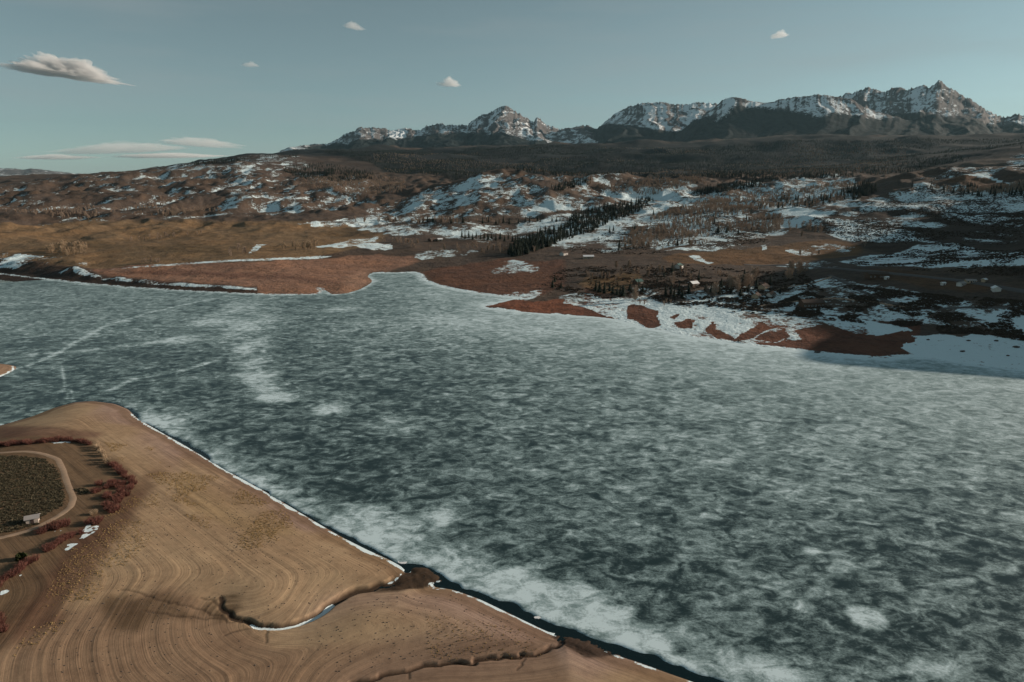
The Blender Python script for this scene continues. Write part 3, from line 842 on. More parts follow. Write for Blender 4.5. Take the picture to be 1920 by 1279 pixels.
for c in (([(0, 704), (60, 684), (110, 660), (200, 610), (300, 582), (410, 559)], 2.3, 0.42), ([(40, 668), (180, 656), (280, 643), (375, 628)], 4.5, 0.30), ([(205, 733), (250, 712), (330, 698), (415, 673)], 2.8, 0.42),
          ([(420, 812), (500, 770), (570, 738), (640, 712), (700, 690)], 0.9, 0.35), ([(115, 690), (122, 720), (136, 748)], 0.9, 0.4), ([(1430, 915), (1600, 955), (1760, 992), (1925, 1032)], 0.6, 0.30),
          ([(480, 815), (600, 845), (730, 880), (800, 905)], 0.6, 0.28), ([(680, 610), (760, 590), (850, 582), (950, 577)], 1.8, 0.22), ([(640, 700), (800, 720), (960, 765), (1090, 800)], 1.0, 0.15),
          ([(900, 760), (1100, 800), (1400, 880)], 0.8, 0.2), ([(1240, 760), (1420, 800), (1640, 905), (1800, 960)], 0.7, 0.2), ([(1000, 930), (1180, 905), (1320, 860), (1500, 842)], 0.5, 0.22), ([(1320, 1080), (1420, 1000), (1560, 940)], 0.4, 0.2), ([(880, 880), (1040, 960), (1250, 1010)], 0.4, 0.22), ([(1180, 640), (1300, 690), (1500, 720), (1750, 770)], 1.1, 0.16), ([(540, 600), (650, 640), (760, 650), (900, 690)], 1.4, 0.16), ([(1600, 1279), (1700, 1180), (1830, 1110), (1920, 1090)], 0.35, 0.22), ([(1100, 700), (1300, 720), (1600, 790), (1920, 870)], 1.2, 0.12), ([(700, 940), (760, 880), (900, 800), (1000, 770)], 0.6, -0.22), ([(560, 745), (700, 690), (800, 665)], 1.6, -0.2)):
    crack(*c)
frost = np.where(frost > 0.86, 0.86 + 0.36 * (1 - np.exp(-np.maximum(frost - 0.86, 0) / 0.36)), frost)
fd = dist_half(far_line, X, Y)
frost = frost + 0.5 * np.exp(-(fd / 5.0) ** 2) + 0.12 * np.exp(-(fd / 25.0) ** 2) * (X > 0)
me, used = mesh_grid('lake_ice', X, Y, IF.Z, keep=(IF.Z > -1.1))
set_attr(me, 'frost', frost, used); set_attr(me, 'edge', 1.08 - 0.46 * sstep(-60, 260, X + 0.35 * (Y - 300)) * sstep(180, 420, Y) - 0.15 * sstep(450, 650, Y), used)
me.materials.append(M['ice'])
tag(link('lake_ice', me), kind='structure')
mb = MB(); mb.quad((-900, 60, -0.18), (900, 60, -0.18), (900, 560, -0.18), (-900, 560, -0.18))
tag(link('lake_water', mb.mesh('lake_water', M['water'])), kind='structure')

# ------------------------------------------------------------------ mountains: each massif its own crest line
def massif(name, crest, Dc, Df, Db, z_front, tree_py, seed, rug, snow_w, forest_w=1.0, nA=260, nR=130):
    a0, a1 = math.degrees(az_of(crest[0][0], 230)), math.degrees(az_of(crest[-1][0], 230))
    f = Field(a0, a1, nA, Df, Db, nR)
    ca = np.array([math.atan2(*at_d(p[0], p[1], Dc)[:2]) for p in crest]); cz = np.array([at_d(p[0], p[1], Dc)[2] for p in crest])
    zr = np.interp(f.A[:, 0], ca, cz)[:, None]
    small = fbm(f.A[:, 0] * 900, f.A[:, 0] * 0 + 2, 4, seed, 0.6)[:, None]
    t = (f.D - Df) / (Dc - Df)
    u = np.where(t < 1, t, np.maximum(0, 1 - (f.D - Dc) / (Db - Dc)))
    prof = np.where(t < 1, 0.30 * u + 0.70 * u ** 1.8, u)
    z = z_front + (zr - z_front) * prof
    # spurs and gullies running down from the crest
    wob = 0.03 * fbm(f.X / 900, f.Y / 900, 4, seed + 3)
    sp1 = fbm((f.A + wob) * 34 + f.X * 0, f.D / 5200, 5, seed + 1, 0.50, True)
    sp2 = fbm(f.X / 520, f.Y / 800, 4, seed + 2, 0.48, True)
    env = np.clip(u, 0, 1) * np.clip(1.25 - u, 0.18, 1)
    z = z + rug * env * (sp1 * 0.85 + sp2 * 0.28) + rug * 0.10 * small * np.clip(u, 0, 1) ** 4
    f.Z = z
    zt = np.array([at_d(p[0], p[1], Dc)[2] for p in tree_py]); at = np.array([math.atan2(*at_d(p[0], p[1], Dc)[:2]) for p in tree_py])
    tl = np.interp(f.A[:, 0], at, zt)[:, None]
    dzdr = np.gradient(z, axis=1) / np.gradient(f.D, axis=1)
    dzda = np.gradient(z, axis=0) / (f.D * (f.A[1, 0] - f.A[0, 0]))
    gx = dzdr * np.sin(f.A) + dzda * np.cos(f.A); gy = dzdr * np.cos(f.A) - dzda * np.sin(f.A)
    steep = np.sqrt(gx * gx + gy * gy)
    lit = (-gx * SUN_DIR.x - gy * SUN_DIR.y + SUN_DIR.z) / np.sqrt(1 + steep ** 2)
    hollow = (blur(blur(z, 5, 0), 5, 1) - z) / (rug * 0.14)
    snow = snow_w + 0.03 - 0.50 * np.clip(fbm((f.A + wob) * 95, f.D / 4200, 4, seed + 6, 0.55, True), -1, 1) * sstep(0.3, 0.7, u) + 0.45 * np.clip(hollow, -1, 1.4) - 0.40 * np.clip(steep - 0.6, -0.3, 0.8) + 0.30 * np.clip(0.3 - lit, -0.5, 0.5)
    forest = forest_w * np.clip(0.5 + (tl + 90 * fbm(f.X / 500, f.Y / 500, 4, seed + 8) - z) / 150.0, -1.2, 1.6)
    me, used = mesh_grid(name, f.X, f.Y, f.Z)
    set_attr(me, 'snow', snow); set_attr(me, 'forest', forest)
    me.materials.append(M['mountain'])
    return tag(link(name, me), kind='structure')

massif('mountain_jagged_peak', [(520, 292), (560, 284), (585, 278), (612, 276), (640, 262), (660, 250), (675, 242), (690, 245), (702, 243), (720, 244), (738, 247), (750, 244), (772, 245), (785, 249), (800, 243), (812, 240), (822, 237),
       (832, 238), (845, 235), (858, 236), (866, 233), (876, 237), (884, 228), (892, 223), (905, 216), (914, 217), (922, 213), (935, 207), (948, 203), (958, 207), (965, 211), (975, 215), (985, 220), (993, 225), (1000, 230), (1004, 222), (1008, 219), (1014, 224),
       (1022, 233), (1030, 238), (1040, 240), (1050, 244), (1062, 240), (1072, 242), (1082, 241), (1092, 239), (1102, 237), (1112, 242), (1140, 252), (1180, 262), (1240, 275)],
       13800, 8800, 17500, 380, [(520, 300), (600, 282), (720, 270), (800, 262), (830, 268), (900, 255), (960, 268), (1030, 282), (1240, 290)], 101, 330, 0.40, nA=420, nR=150)
massif('mountain_dark_shoulder', [(1030, 285), (1060, 268), (1090, 253), (1110, 245), (1130, 235), (1150, 222), (1165, 212), (1180, 203), (1195, 199), (1215, 197), (1240, 196), (1256, 200), (1270, 198), (1290, 199), (1305, 196), (1325, 198), (1342, 199), (1370, 205), (1420, 212), (1500, 230), (1600, 250)],
       13000, 8700, 16500, 400, [(1030, 262), (1100, 243), (1150, 236), (1200, 250), (1260, 256), (1340, 240), (1500, 230), (1600, 230)], 131, 260, 0.48)
massif('mountain_pyramid_summit', [(1480, 215), (1530, 192), (1560, 182), (1590, 178), (1605, 173), (1618, 170), (1630, 168), (1645, 171), (1660, 173), (1672, 170), (1685, 168), (1698, 172), (1712, 169), (1730, 167), (1742, 171), (1750, 165), (1757, 161), (1763, 159), (1772, 163), (1782, 168), (1795, 175),
       (1810, 186), (1822, 194), (1832, 202), (1850, 213), (1866, 221), (1880, 226), (1892, 223), (1904, 219), (1915, 222), (1930, 228), (1980, 232), (2060, 215), (2140, 220), (2260, 240)],
       12800, 8600, 16500, 400, [(1480, 230), (1600, 228), (1700, 232), (1780, 228), (1820, 232), (1880, 240), (1960, 245), (2260, 255)], 161, 330, 0.42, nA=340, nR=150)
massif('mountain_flat_top', [(1240, 278), (1270, 250), (1300, 228), (1325, 212), (1345, 198), (1358, 190), (1370, 186), (1385, 187), (1405, 190), (1430, 192), (1450, 191), (1462, 187), (1475, 184), (1490, 184), (1510, 182), (1530, 181), (1560, 181), (1580, 183), (1600, 190), (1625, 202), (1650, 213), (1680, 222), (1730, 233), (1800, 245), (1900, 262)],
       10600, 8300, 13500, 410, [(1240, 240), (1300, 226), (1345, 230), (1380, 207), (1430, 206), (1480, 212), (1530, 222), (1600, 222), (1660, 222), (1730, 225), (1900, 240)], 191, 150, 0.62)
massif('far_mountain_range', [(-600, 318), (-300, 316), (-120, 320), (-20, 319), (20, 317), (40, 319), (60, 317), (90, 321), (115, 324), (150, 328), (220, 330)],
       22500, 17000, 24500, 60, [(-600, 330), (220, 330)], 221, 160, 0.30, 0.4, nA=160, nR=50)
# @@THINGS
# ------------------------------------------------------------------ more materials
def leafy(name, a, b, rough=0.85, scale=0.8, trans=0.0):
    t = NT(name)
    n = t.noise(t.pos(), scale, 4, 0.65)
    oi = t.n('ShaderNodeObjectInfo')
    c = t.mix(n, a, b)
    c = t.mix(t.math('MULTIPLY', oi.outputs['Random'], 0.5), c, t.mix(1.0, c, (0.55, 0.55, 0.58), 'MULTIPLY'))
    return t.done(c, rough, 0.1)
M['needles'] = leafy('conifer_needles', (0.012, 0.019, 0.015), (0.034, 0.042, 0.028))
M['juniper'] = leafy('juniper_foliage', (0.025, 0.038, 0.012), (0.075, 0.085, 0.03))
M['bark'] = plain('conifer_bark', (0.07, 0.05, 0.038))
M['grey_bark'] = plain('cottonwood_bark', (0.20, 0.165, 0.13))
M['twigs'] = leafy('cottonwood_twigs', (0.30, 0.225, 0.170), (0.50, 0.39, 0.30))
M['red_twigs'] = leafy('willow_red_stems', (0.12, 0.050, 0.040), (0.25, 0.110, 0.085))
M['tan_twigs'] = leafy('dry_tan_stems', (0.36, 0.265, 0.175), (0.54, 0.41, 0.28))
M['sage'] = leafy('sagebrush_leaves', (0.070, 0.062, 0.040), (0.16, 0.135, 0.085))
M['brush'] = leafy('dark_brush_twigs', (0.060, 0.046, 0.036), (0.14, 0.105, 0.078))
M['straw'] = leafy('straw_grass', (0.30, 0.20, 0.09), (0.50, 0.36, 0.17))
M['stone'] = leafy('dark_stone', (0.05, 0.042, 0.038), (0.16, 0.13, 0.11))
M['dirt_road'] = plain('dirt_track', (0.30, 0.215, 0.15), var=0.3, scale=0.6)
M['asphalt'] = plain('worn_asphalt', (0.10, 0.095, 0.092), var=0.25, scale=0.25)
M['white_wall'] = plain('white_siding', (0.55, 0.53, 0.50), 0.7)
M['tan_wall'] = plain('tan_siding', (0.42, 0.32, 0.22), 0.7)
M['brown_wall'] = plain('brown_logs', (0.10, 0.06, 0.04), 0.8)
M['red_wall'] = plain('brown_red_block', (0.30, 0.16, 0.12), 0.8)
M['pale_wall'] = plain('pale_block', (0.46, 0.39, 0.34), 0.8)
M['grey_roof'] = plain('grey_metal_roof', (0.30, 0.28, 0.27), 0.6)
M['brown_roof'] = plain('brown_shingle_roof', (0.08, 0.06, 0.05), 0.85)
M['green_roof'] = plain('green_metal_roof', (0.06, 0.11, 0.10), 0.5)
M['snow_roof'] = plain('snowy_roof', (0.78, 0.79, 0.80), 0.7, var=0.05)
M['glass'] = plain('window_glass', (0.02, 0.025, 0.03), 0.1, 0.5)
M['trim'] = plain('white_trim', (0.70, 0.69, 0.66), 0.6, var=0.05)
M['dark_door'] = plain('dark_door_paint', (0.07, 0.05, 0.045), 0.6)
M['driftwood'] = plain('driftwood', (0.15, 0.09, 0.06), 0.9)

# ------------------------------------------------------------------ plants
def conifer_crown(seed, h=13.0, r=2.1):
    rd = random.Random(seed); mb = MB()
    tiers = 15
    for k in range(tiers):
        f = k / (tiers - 1)
        z = h * (0.07 + 0.90 * f)
        rr = r * (1 - f) ** 0.8 * rd.uniform(0.75, 1.15) + 0.12
        nb = 10 if f < 0.7 else 7
        for i in range(nb):
            a = 2 * math.pi * (i + rd.random() * 0.8) / nb
            L = rr * rd.uniform(0.65, 1.2)
            dr = h * 0.055 * rd.uniform(0.6, 1.5)
            w = 0.26 * L + 0.16
            ca, sa = math.cos(a), math.sin(a)
            root = (0.0, 0.0, z + h * 0.055); tip = (ca * L, sa * L, z - dr * 0.6)
            m1 = (ca * L * 0.55 - sa * w, sa * L * 0.55 + ca * w, z - dr * 0.35); m2 = (ca * L * 0.55 + sa * w, sa * L * 0.55 - ca * w, z - dr * 0.35)
            mb.quad(root, m1, tip, m2)
    mb.tri((-0.15, 0, h * 0.93), (0.15, 0, h * 0.93), (0, 0, h)); mb.tri((0, -0.15, h * 0.93), (0, 0.15, h * 0.93), (0, 0, h))
    return mb.mesh('conifer_crown', M['needles'])
def conifer_trunk(h=13.0):
    mb = MB(); mb.limb((0, 0, -0.8), (0, 0, h * 0.9), 0.24, 0.04, 5)
    return mb.mesh('conifer_trunk', M['bark'])

def bare_tree(seed, h=11.0, spread=0.5, tw=0.12, mat='twigs', nlimb=9):
    rd = random.Random(seed); tr = MB(); cr = MB()
    stems = rd.choice((1, 2, 2, 3))
    tops = []
    for s in range(stems):
        p = Vector((0, 0, -0.6)); d = Vector((rd.uniform(-.22, .22), rd.uniform(-.22, .22), 1)).normalized()
        rad = 0.26 / stems ** 0.5
        for i in range(5):
            q = p + d * (h * 0.145)
            tr.limb(p, q, rad, rad * 0.72, 5)
            tops.append((q, d.copy(), rad))
            p = q; rad *= 0.72; d = (d + Vector((rd.uniform(-.16, .16), rd.uniform(-.16, .16), 0.1))).normalized()
    def twig(a, b, w):
        d = (b - a); u = d.orthogonal().normalized(); u.rotate(__import__('mathutils').Quaternion(d.normalized(), rd.uniform(0, 6.28)))
        cr.tri(tuple(a - u * w), tuple(a + u * w), tuple(b))
    for (q, d, rad) in tops:
        for k in range(nlimb // 2 + 1):
            a = rd.uniform(0, 6.28)
            dd = (Vector((math.cos(a), math.sin(a), 0)) * rd.uniform(0.35, 1.0) * spread * 1.7 + Vector((0, 0, rd.uniform(0.45, 1.0)))).normalized()
            L = h * rd.uniform(0.13, 0.30)
            e = q + dd * L
            cr.limb(q, e, rad * 0.42, 0.03, 3)
            for m in range(7):
                f = rd.uniform(0.2, 1.0)
                b0 = q.lerp(e, f)
                td = (dd + Vector((rd.uniform(-.8, .8), rd.uniform(-.8, .8), rd.uniform(-.1, .9)))).normalized()
                tl = h * rd.uniform(0.06, 0.15)
                b1 = b0 + td * tl
                twig(b0, b1, tw)
                for _ in range(3):
                    c0 = b0.lerp(b1, rd.uniform(0.2, 0.9))
                    twig(c0, c0 + (td + Vector((rd.uniform(-.9, .9), rd.uniform(-.9, .9), rd.uniform(-.2, .8)))).normalized() * tl * 0.7, tw * 0.8)
    return tr.mesh('bare_tree_trunk', M['grey_bark']), cr.mesh('bare_tree_crown', M[mat])

def shrub(seed, h=2.6, r=1.5, n=150, mat='red_twigs', w=0.035):
    rd = random.Random(seed); mb = MB()
    for i in range(n):
        a = rd.uniform(0, 6.28); f = math.sqrt(rd.random())
        b = Vector((math.cos(a) * r * 0.45 * f, math.sin(a) * r * 0.45 * f, -0.15))
        L = h * rd.uniform(0.6, 1.08) * (1 - 0.25 * f)
        t = b + Vector((math.cos(a) * r * 0.75 * f + rd.uniform(-.25, .25), math.sin(a) * r * 0.75 * f + rd.uniform(-.25, .25), L))
        m = b.lerp(t, 0.5) + Vector((0, 0, 0.12 * L))
        c = rd.uniform(0, 3.14); u = Vector((math.cos(c), math.sin(c), 0)) * w
        n0 = len(mb.v)
        mb.v += [tuple(b - u), tuple(b + u), tuple(m - u * 0.8), tuple(m + u * 0.8), tuple(t)]
        mb.f += [(n0, n0 + 1, n0 + 3, n0 + 2), (n0 + 2, n0 + 3, n0 + 4)]
        for k in range(3):
            s0 = m.lerp(t, rd.uniform(0, 0.7)); e = s0 + Vector((rd.uniform(-.4, .4), rd.uniform(-.4, .4), rd.uniform(.1, .5)))
            u2 = u * 0.7
            mb.tri(tuple(s0 - u2), tuple(s0 + u2), tuple(e))
    return mb.mesh('shrub_stems', M[mat])

def bush(seed, n=34, mat='sage', flat=0.75):
    rd = random.Random(seed); mb = MB()
    for i in range(n):
        a = rd.uniform(0, 6.28); u = rd.uniform(0.0, 1.0)
        d = Vector((math.cos(a) * math.sqrt(1 - u * u * 0.9), math.sin(a) * math.sqrt(1 - u * u * 0.9), u * flat))
        p = d * rd.uniform(0.45, 0.8); q = d * rd.uniform(0.85, 1.15)
        w = d.cross(Vector((rd.uniform(-1, 1), rd.uniform(-1, 1), rd.uniform(-1, 1)))).normalized() * rd.uniform(0.14, 0.28)
        mb.quad(tuple(p * 0.4), tuple(p + w), tuple(q), tuple(p - w))
    return mb.mesh('bush', M[mat])

def put_tree(kind, x, y, z, s, sz, rz, tm, cm, label, cat, group):
    e = link(kind, None)
    e.location = (x, y, z); e.rotation_euler = (0, 0, rz); e.scale = (s, s, sz)
    tag(e, label, cat, group)
    t = link('trunk', tm, e); c = link('crown', cm, e)
    return e, c

CON = [conifer_crown(100 + i, 13.0, r) for i, r in enumerate((2.6, 3.1, 2.2, 2.8))]
CONT = conifer_trunk()
BARE = [bare_tree(200 + i, 11.0, sp) for i, sp in enumerate((0.45, 0.6, 0.38, 0.5))]
TALL = [bare_tree(230 + i, 12.0, 0.28, 0.13, 'tan_twigs') for i in range(2)]

def in_poly(pts, n, seed):
    r = np.random.default_rng(seed); p = np.asarray(pts, float); out = []
    while len(out) < n:
        q = r.uniform(p.min(0), p.max(0), (n * 3 + 30, 2))
        out += [tuple(k) for k in q[inside(p, q[:, 0], q[:, 1])]]
    return out[:n]

# ---- conifers one can count
ORD = 'first second third fourth fifth sixth seventh eighth ninth tenth eleventh twelfth thirteenth fourteenth fifteenth sixteenth seventeenth eighteenth nineteenth twentieth'.split()
def ordinal(i):
    if i < 20: return ORD[i]
    n = i + 1; a, b = divmod(n, 10)
    ten = ['', '', 'twenty', 'thirty', 'forty'][a]
    return (ten + '-' + ORD[b - 1]) if b else ten.replace('ty', 'tieth')
def single(i, n):
    if n == 1: return ''
    if i == 0: return ', leftmost'
    if i == n - 1: return ', rightmost'
    return ', ' + ordinal(i) + ' from left'
rd = random.Random(5)
conifer_protos, spill = {}, []
def conifers(spots, label, group, lo, hi, field=None):
    spots = [p for p in sorted(spots) if FF.sample(*FF.hit(*p)[:2], FF.sd) >= 12]
    base = label
    for i, (px, py) in enumerate(spots):
        x, y, z = FF.hit(px, py)
        if len(spots) < 45: label = base + single(i, len(spots))
        k = rd.randrange(4); s = rd.uniform(lo, hi) / 13.0
        e, c = put_tree('conifer_tree', x, y, z, s * rd.uniform(1.1, 1.5), s, rd.uniform(0, 6.28), CONT, CON[k], label, 'tree', group)
        conifer_protos.setdefault(k, c)
VILL = [(1117, 546), (1124, 549), (1133, 551), (1143, 547), (1149, 552), (1157, 554), (1163, 550), (1168, 556), (1181, 546), (1190, 549), (1197, 541), (1205, 548), (1248, 556), (1258, 553), (1264, 558), (1273, 554), (1279, 560), (1291, 552)]
conifers(VILL, 'dark conifer in the row just above the blue snowy shore', 'conifers above the snowy shore', 7, 13)
conifers([(1040, 530), (1052, 541), (1036, 540)], 'dark conifer on the rounded brown bank left of the village', 'conifers on the brown bank', 7, 10)
conifers([(1322, 545), (1333, 549), (1348, 552), (1352, 540), (1371, 552), (1388, 556), (1402, 548), (1418, 542), (1444, 535), (1296, 520), (1310, 527), (1245, 520), (1232, 530), (1260, 512), (1395, 525), (1462, 552)],
         'dark conifer among the bare trees and houses of the village', 'conifers in the village', 6, 12)
conifers([(866, 446), (872, 449), (879, 447), (886, 450), (893, 446), (901, 449), (908, 447), (915, 451), (922, 448), (930, 452), (938, 449), (946, 453), (953, 450), (961, 454)],
         'dark conifer in the row at the edge of the snowy meadow', 'conifers by the snowy meadow', 8, 14)
conifers([(728, 414), (742, 415), (786, 418), (793, 419), (802, 417), (812, 418), (828, 417), (839, 419), (846, 420), (858, 418), (868, 419), (905, 420), (916, 418), (930, 422), (944, 419), (955, 421), (972, 419), (985, 417), (993, 418), (1008, 416), (1013, 417), (1035, 416), (1043, 417), (1050, 415)],
         'dark conifer in the thin row at the foot of the hills', 'conifers along the foot of the hills', 9, 15)
conifers([(1337, 415), (1340, 418), (1399, 416), (1346, 438), (1362, 438), (1365, 434), (1270, 462), (1293, 458), (1195, 449), (1186, 436), (1190, 434), (1143, 437), (1150, 434), (1161, 466), (1160, 470), (1426, 392), (1408, 402), (1411, 432), (1312, 400), (1245, 425), (1225, 405), (1282, 390), (1384, 440)],
         'lone dark conifer on the patchy snow slope above the fields', 'lone conifers on the patchy slope', 9, 14)
belt = [(950, 480), (965, 456), (1020, 438), (1058, 428), (1068, 408), (1100, 396), (1150, 386), (1215, 372), (1230, 378), (1190, 402), (1140, 420), (1110, 436), (1060, 452), (1010, 470), (970, 484)]
bp = in_poly(belt, 760, 3); bp.sort(key=lambda p: -p[1])
conifers(bp[:165], 'dark conifer in the near half of the long diagonal belt of evergreens', 'conifers of the diagonal belt', 9, 15)

# ---- bare trees one can count
bare_protos = {}
def bares(spots, label, group, lo, hi, tall=False):
    spots = [p for p in sorted(spots) if FF.sample(*FF.hit(*p)[:2], FF.sd) >= 10]
    base = label
    for i, (px, py) in enumerate(spots):
        x, y, z = FF.hit(px, py)
        if len(spots) < 45: label = base + single(i, len(spots))
        k = rd.randrange(2) if tall else rd.randrange(4)
        s = 1.25 * rd.uniform(lo, hi) / 11.5
        tm, cm = (TALL if tall else BARE)[k]
        e, c = put_tree('bare_tree', x, y, z, s * rd.uniform(0.9, 1.3), s, rd.uniform(0, 6.28), tm, cm, label, 'tree', group)
        if not tall: bare_protos.setdefault(k, c)
bares(in_poly([(88, 474), (105, 466), (160, 466), (165, 478), (140, 484), (112, 480)], 34, 11), 'pale bare cottonwood in the grove above the left far bank', 'cottonwood grove above the left bank', 7, 11, True)
bares(in_poly([(235, 454), (280, 446), (380, 438), (385, 442), (280, 452)], 16, 12), 'small bare tree along the ditch in the tan meadow', 'trees along the meadow ditch', 5, 8)
bares([(266, 494), (272, 495), (284, 493), (293, 494), (298, 493)], 'small bare tree behind the long red sand bar', 'trees behind the red sand bar', 5, 7)
bares(in_poly([(420, 480), (445, 468), (470, 476), (455, 485)], 9, 13), 'bare tree in the clump by the meadow snow tongue', 'clump near the snow tongue', 6, 9)
bares(in_poly([(518, 466), (560, 458), (596, 462), (590, 472), (540, 472)], 16, 14), 'pale bare tree in the grove left of the flat snow field', 'grove left of the snow field', 7, 10, True)
bares(in_poly([(715, 456), (770, 452), (795, 460), (770, 468), (750, 462)], 14, 15), 'bare tree right of the flat snow field', 'trees right of the snow field', 6, 9)
bares(in_poly([(790, 474), (860, 464), (970, 462), (1010, 472), (960, 480), (850, 478)], 34, 16), 'reddish bare tree in the thicket below the evergreen belt', 'thicket below the evergreen belt', 6, 9)
bares(in_poly([(660, 412), (780, 412), (960, 418), (960, 424), (780, 420), (670, 418)], 36, 17), 'bare tree along the snowy valley at the foot of the hills', 'bare trees along the snowy valley', 8, 12)
bares([(1194, 561), (1191, 566)], 'rounded golden bare tree in front of the shoreline conifers', 'golden bare trees at the shore', 11, 13)
bares(in_poly([(1360, 553), (1372, 528), (1420, 520), (1422, 535), (1400, 552)], 15, 18), 'tall pale bare tree in the big village clump', 'big clump of bare trees in the village', 10, 14)
bares(in_poly([(1460, 528), (1470, 505), (1500, 500), (1512, 512), (1500, 525)], 11, 19), 'tall pinkish bare tree beside the highway', 'bare trees beside the highway', 10, 13)
bares([(1340, 556), (1336, 552), (1345, 553)], 'yellowish round bare tree in the middle of the village', 'yellowish village trees', 10, 12)
bares(in_poly([(1060, 520), (1180, 500), (1300, 505), (1350, 515), (1350, 548), (1200, 552), (1180, 535)], 34, 20), 'small bare tree in the left part of the village', 'bare trees of the left village', 5, 9)
bares([(1200, 572), (1208, 573), (1250, 570), (1258, 571), (1246, 574), (1085, 556)], 'low dark red shrubby tree on the blue snow', 'dark red shrubs on the shore snow', 4, 5.5)
bares(in_poly([(1430, 438), (1450, 420), (1540, 425), (1545, 438), (1500, 445)], 18, 21), 'dim bare tree in the hollow below the shaded hillside', 'bare trees in the shaded hollow', 7, 11)
bares([(1620, 464), (1500, 480), (1520, 482), (1535, 478), (1242, 470), (1228, 472)], 'small bare tree at the rim of the brown field', 'bare trees round the brown field', 5, 8)

# ---- red willows, dry stems and a juniper on the near shore
def on_near(px, py):
    return NF.hit(px, py)
RED = [shrub(300 + i) for i in range(4)]
TAN = [shrub(320 + i, 3.4, 1.2, 120, 'tan_twigs') for i in range(2)]
def shrubs(spots, meshes, name, label, cat, group, lo, hi):
    base = label
    for i, (px, py) in enumerate(sorted(spots)):
        label = base + single(i, len(spots))
        x, y, z = on_near(px, py)
        o = link(name, rd.choice(meshes)); s = rd.uniform(lo, hi)
        o.location = (x, y, z); o.rotation_euler = (0, 0, rd.uniform(0, 6.28)); o.scale = (s * rd.uniform(.9, 1.3), s * rd.uniform(.9, 1.3), s * rd.uniform(.85, 1.1))
        tag(o, label, cat, group)
def along(pts, n, jx, jy, seed):
    r = random.Random(seed); p = np.asarray(pts, float); out = []
    s = np.concatenate([[0], np.cumsum(np.hypot(*np.diff(p, axis=0).T))])
    for i in range(n):
        t = s[-1] * (i + r.random()) / n
        out.append((np.interp(t, s, p[:, 0]) + r.uniform(-jx, jx), np.interp(t, s, p[:, 1]) + r.uniform(-jy, jy)))
    return out
shrubs(along([(-10, 838), (40, 834), (80, 830), (120, 827), (150, 829), (172, 836)], 38, 2, 1.5, 1), RED, 'willow_shrub', 'red stemmed willow in the long hedge above the track', 'shrub', 'willow hedge above the track', 0.7, 1.05)
shrubs(along([(178, 838), (188, 848), (196, 862), (204, 872)], 12, 3, 2, 2), TAN, 'dry_reed_clump', 'pale straw coloured clump of tall stems at the bend of the hedge', 'shrub', 'straw coloured clumps at the hedge bend', 0.8, 1.1)
shrubs(along([(206, 874), (222, 884), (240, 896), (250, 908), (244, 920)], 16, 3, 3, 3), RED, 'willow_shrub', 'red willow in the arc right of the track bend', 'shrub', 'arc of willows right of the track', 0.8, 1.1)
shrubs(in_poly([(168, 918), (185, 905), (215, 898), (246, 912), (240, 930), (200, 936), (172, 928)], 24, 5), RED, 'willow_shrub', 'dark red willow in the dense thicket right of the track', 'shrub', 'dense willow thicket', 0.7, 1.05)
shrubs([(214, 938), (222, 943), (228, 936), (208, 952), (203, 958), (211, 962), (218, 957), (200, 950)], RED, 'willow_shrub', 'bright red willow below the dense thicket', 'shrub', 'willows below the thicket', 0.8, 1.1)
shrubs([(172, 966), (178, 964)], TAN, 'dry_reed_clump', 'tan dry clump beside the lower red willows', 'shrub', 'tan clumps by the lower willows', 0.6, 0.8)
shrubs(along([(80, 1000), (95, 992), (120, 988), (132, 985)], 12, 4, 3, 7) + [(172, 980), (180, 983), (165, 984), (186, 978)], RED, 'willow_shrub', 'red willow between the track and the snow patch', 'shrub', 'willows beside the lower track', 0.8, 1.1)
shrubs(along([(150, 1003), (135, 1008), (118, 1014), (100, 1026), (88, 1036)], 13, 4, 3, 8), RED, 'willow_shrub', 'red willow along the two larger snow patches', 'shrub', 'willows along the snow patches', 0.7, 1.0)
shrubs(along([(72, 1052), (55, 1058), (40, 1068), (20, 1082), (4, 1096), (-12, 1106)], 14, 4, 3, 9), RED, 'willow_shrub', 'red willow in the lowest group at the left edge', 'shrub', 'willows at the left edge', 0.7, 1.05)
shrubs(along([(-20, 1150), (4, 1160), (10, 1190)], 6, 6, 5, 10), RED, 'willow_shrub', 'dark willow at the lower left corner', 'shrub', 'willows at the lower left corner', 0.6, 0.9)
JUN = bush(401, 190, 'juniper', 1.15)
o = link('juniper_bush', JUN); x, y, z = on_near(40, 1049); o.location = (x, y, z + 0.1); o.scale = (1.7, 1.6, 1.9)
tag(o, 'round green juniper among the red willows at the left edge', 'shrub')

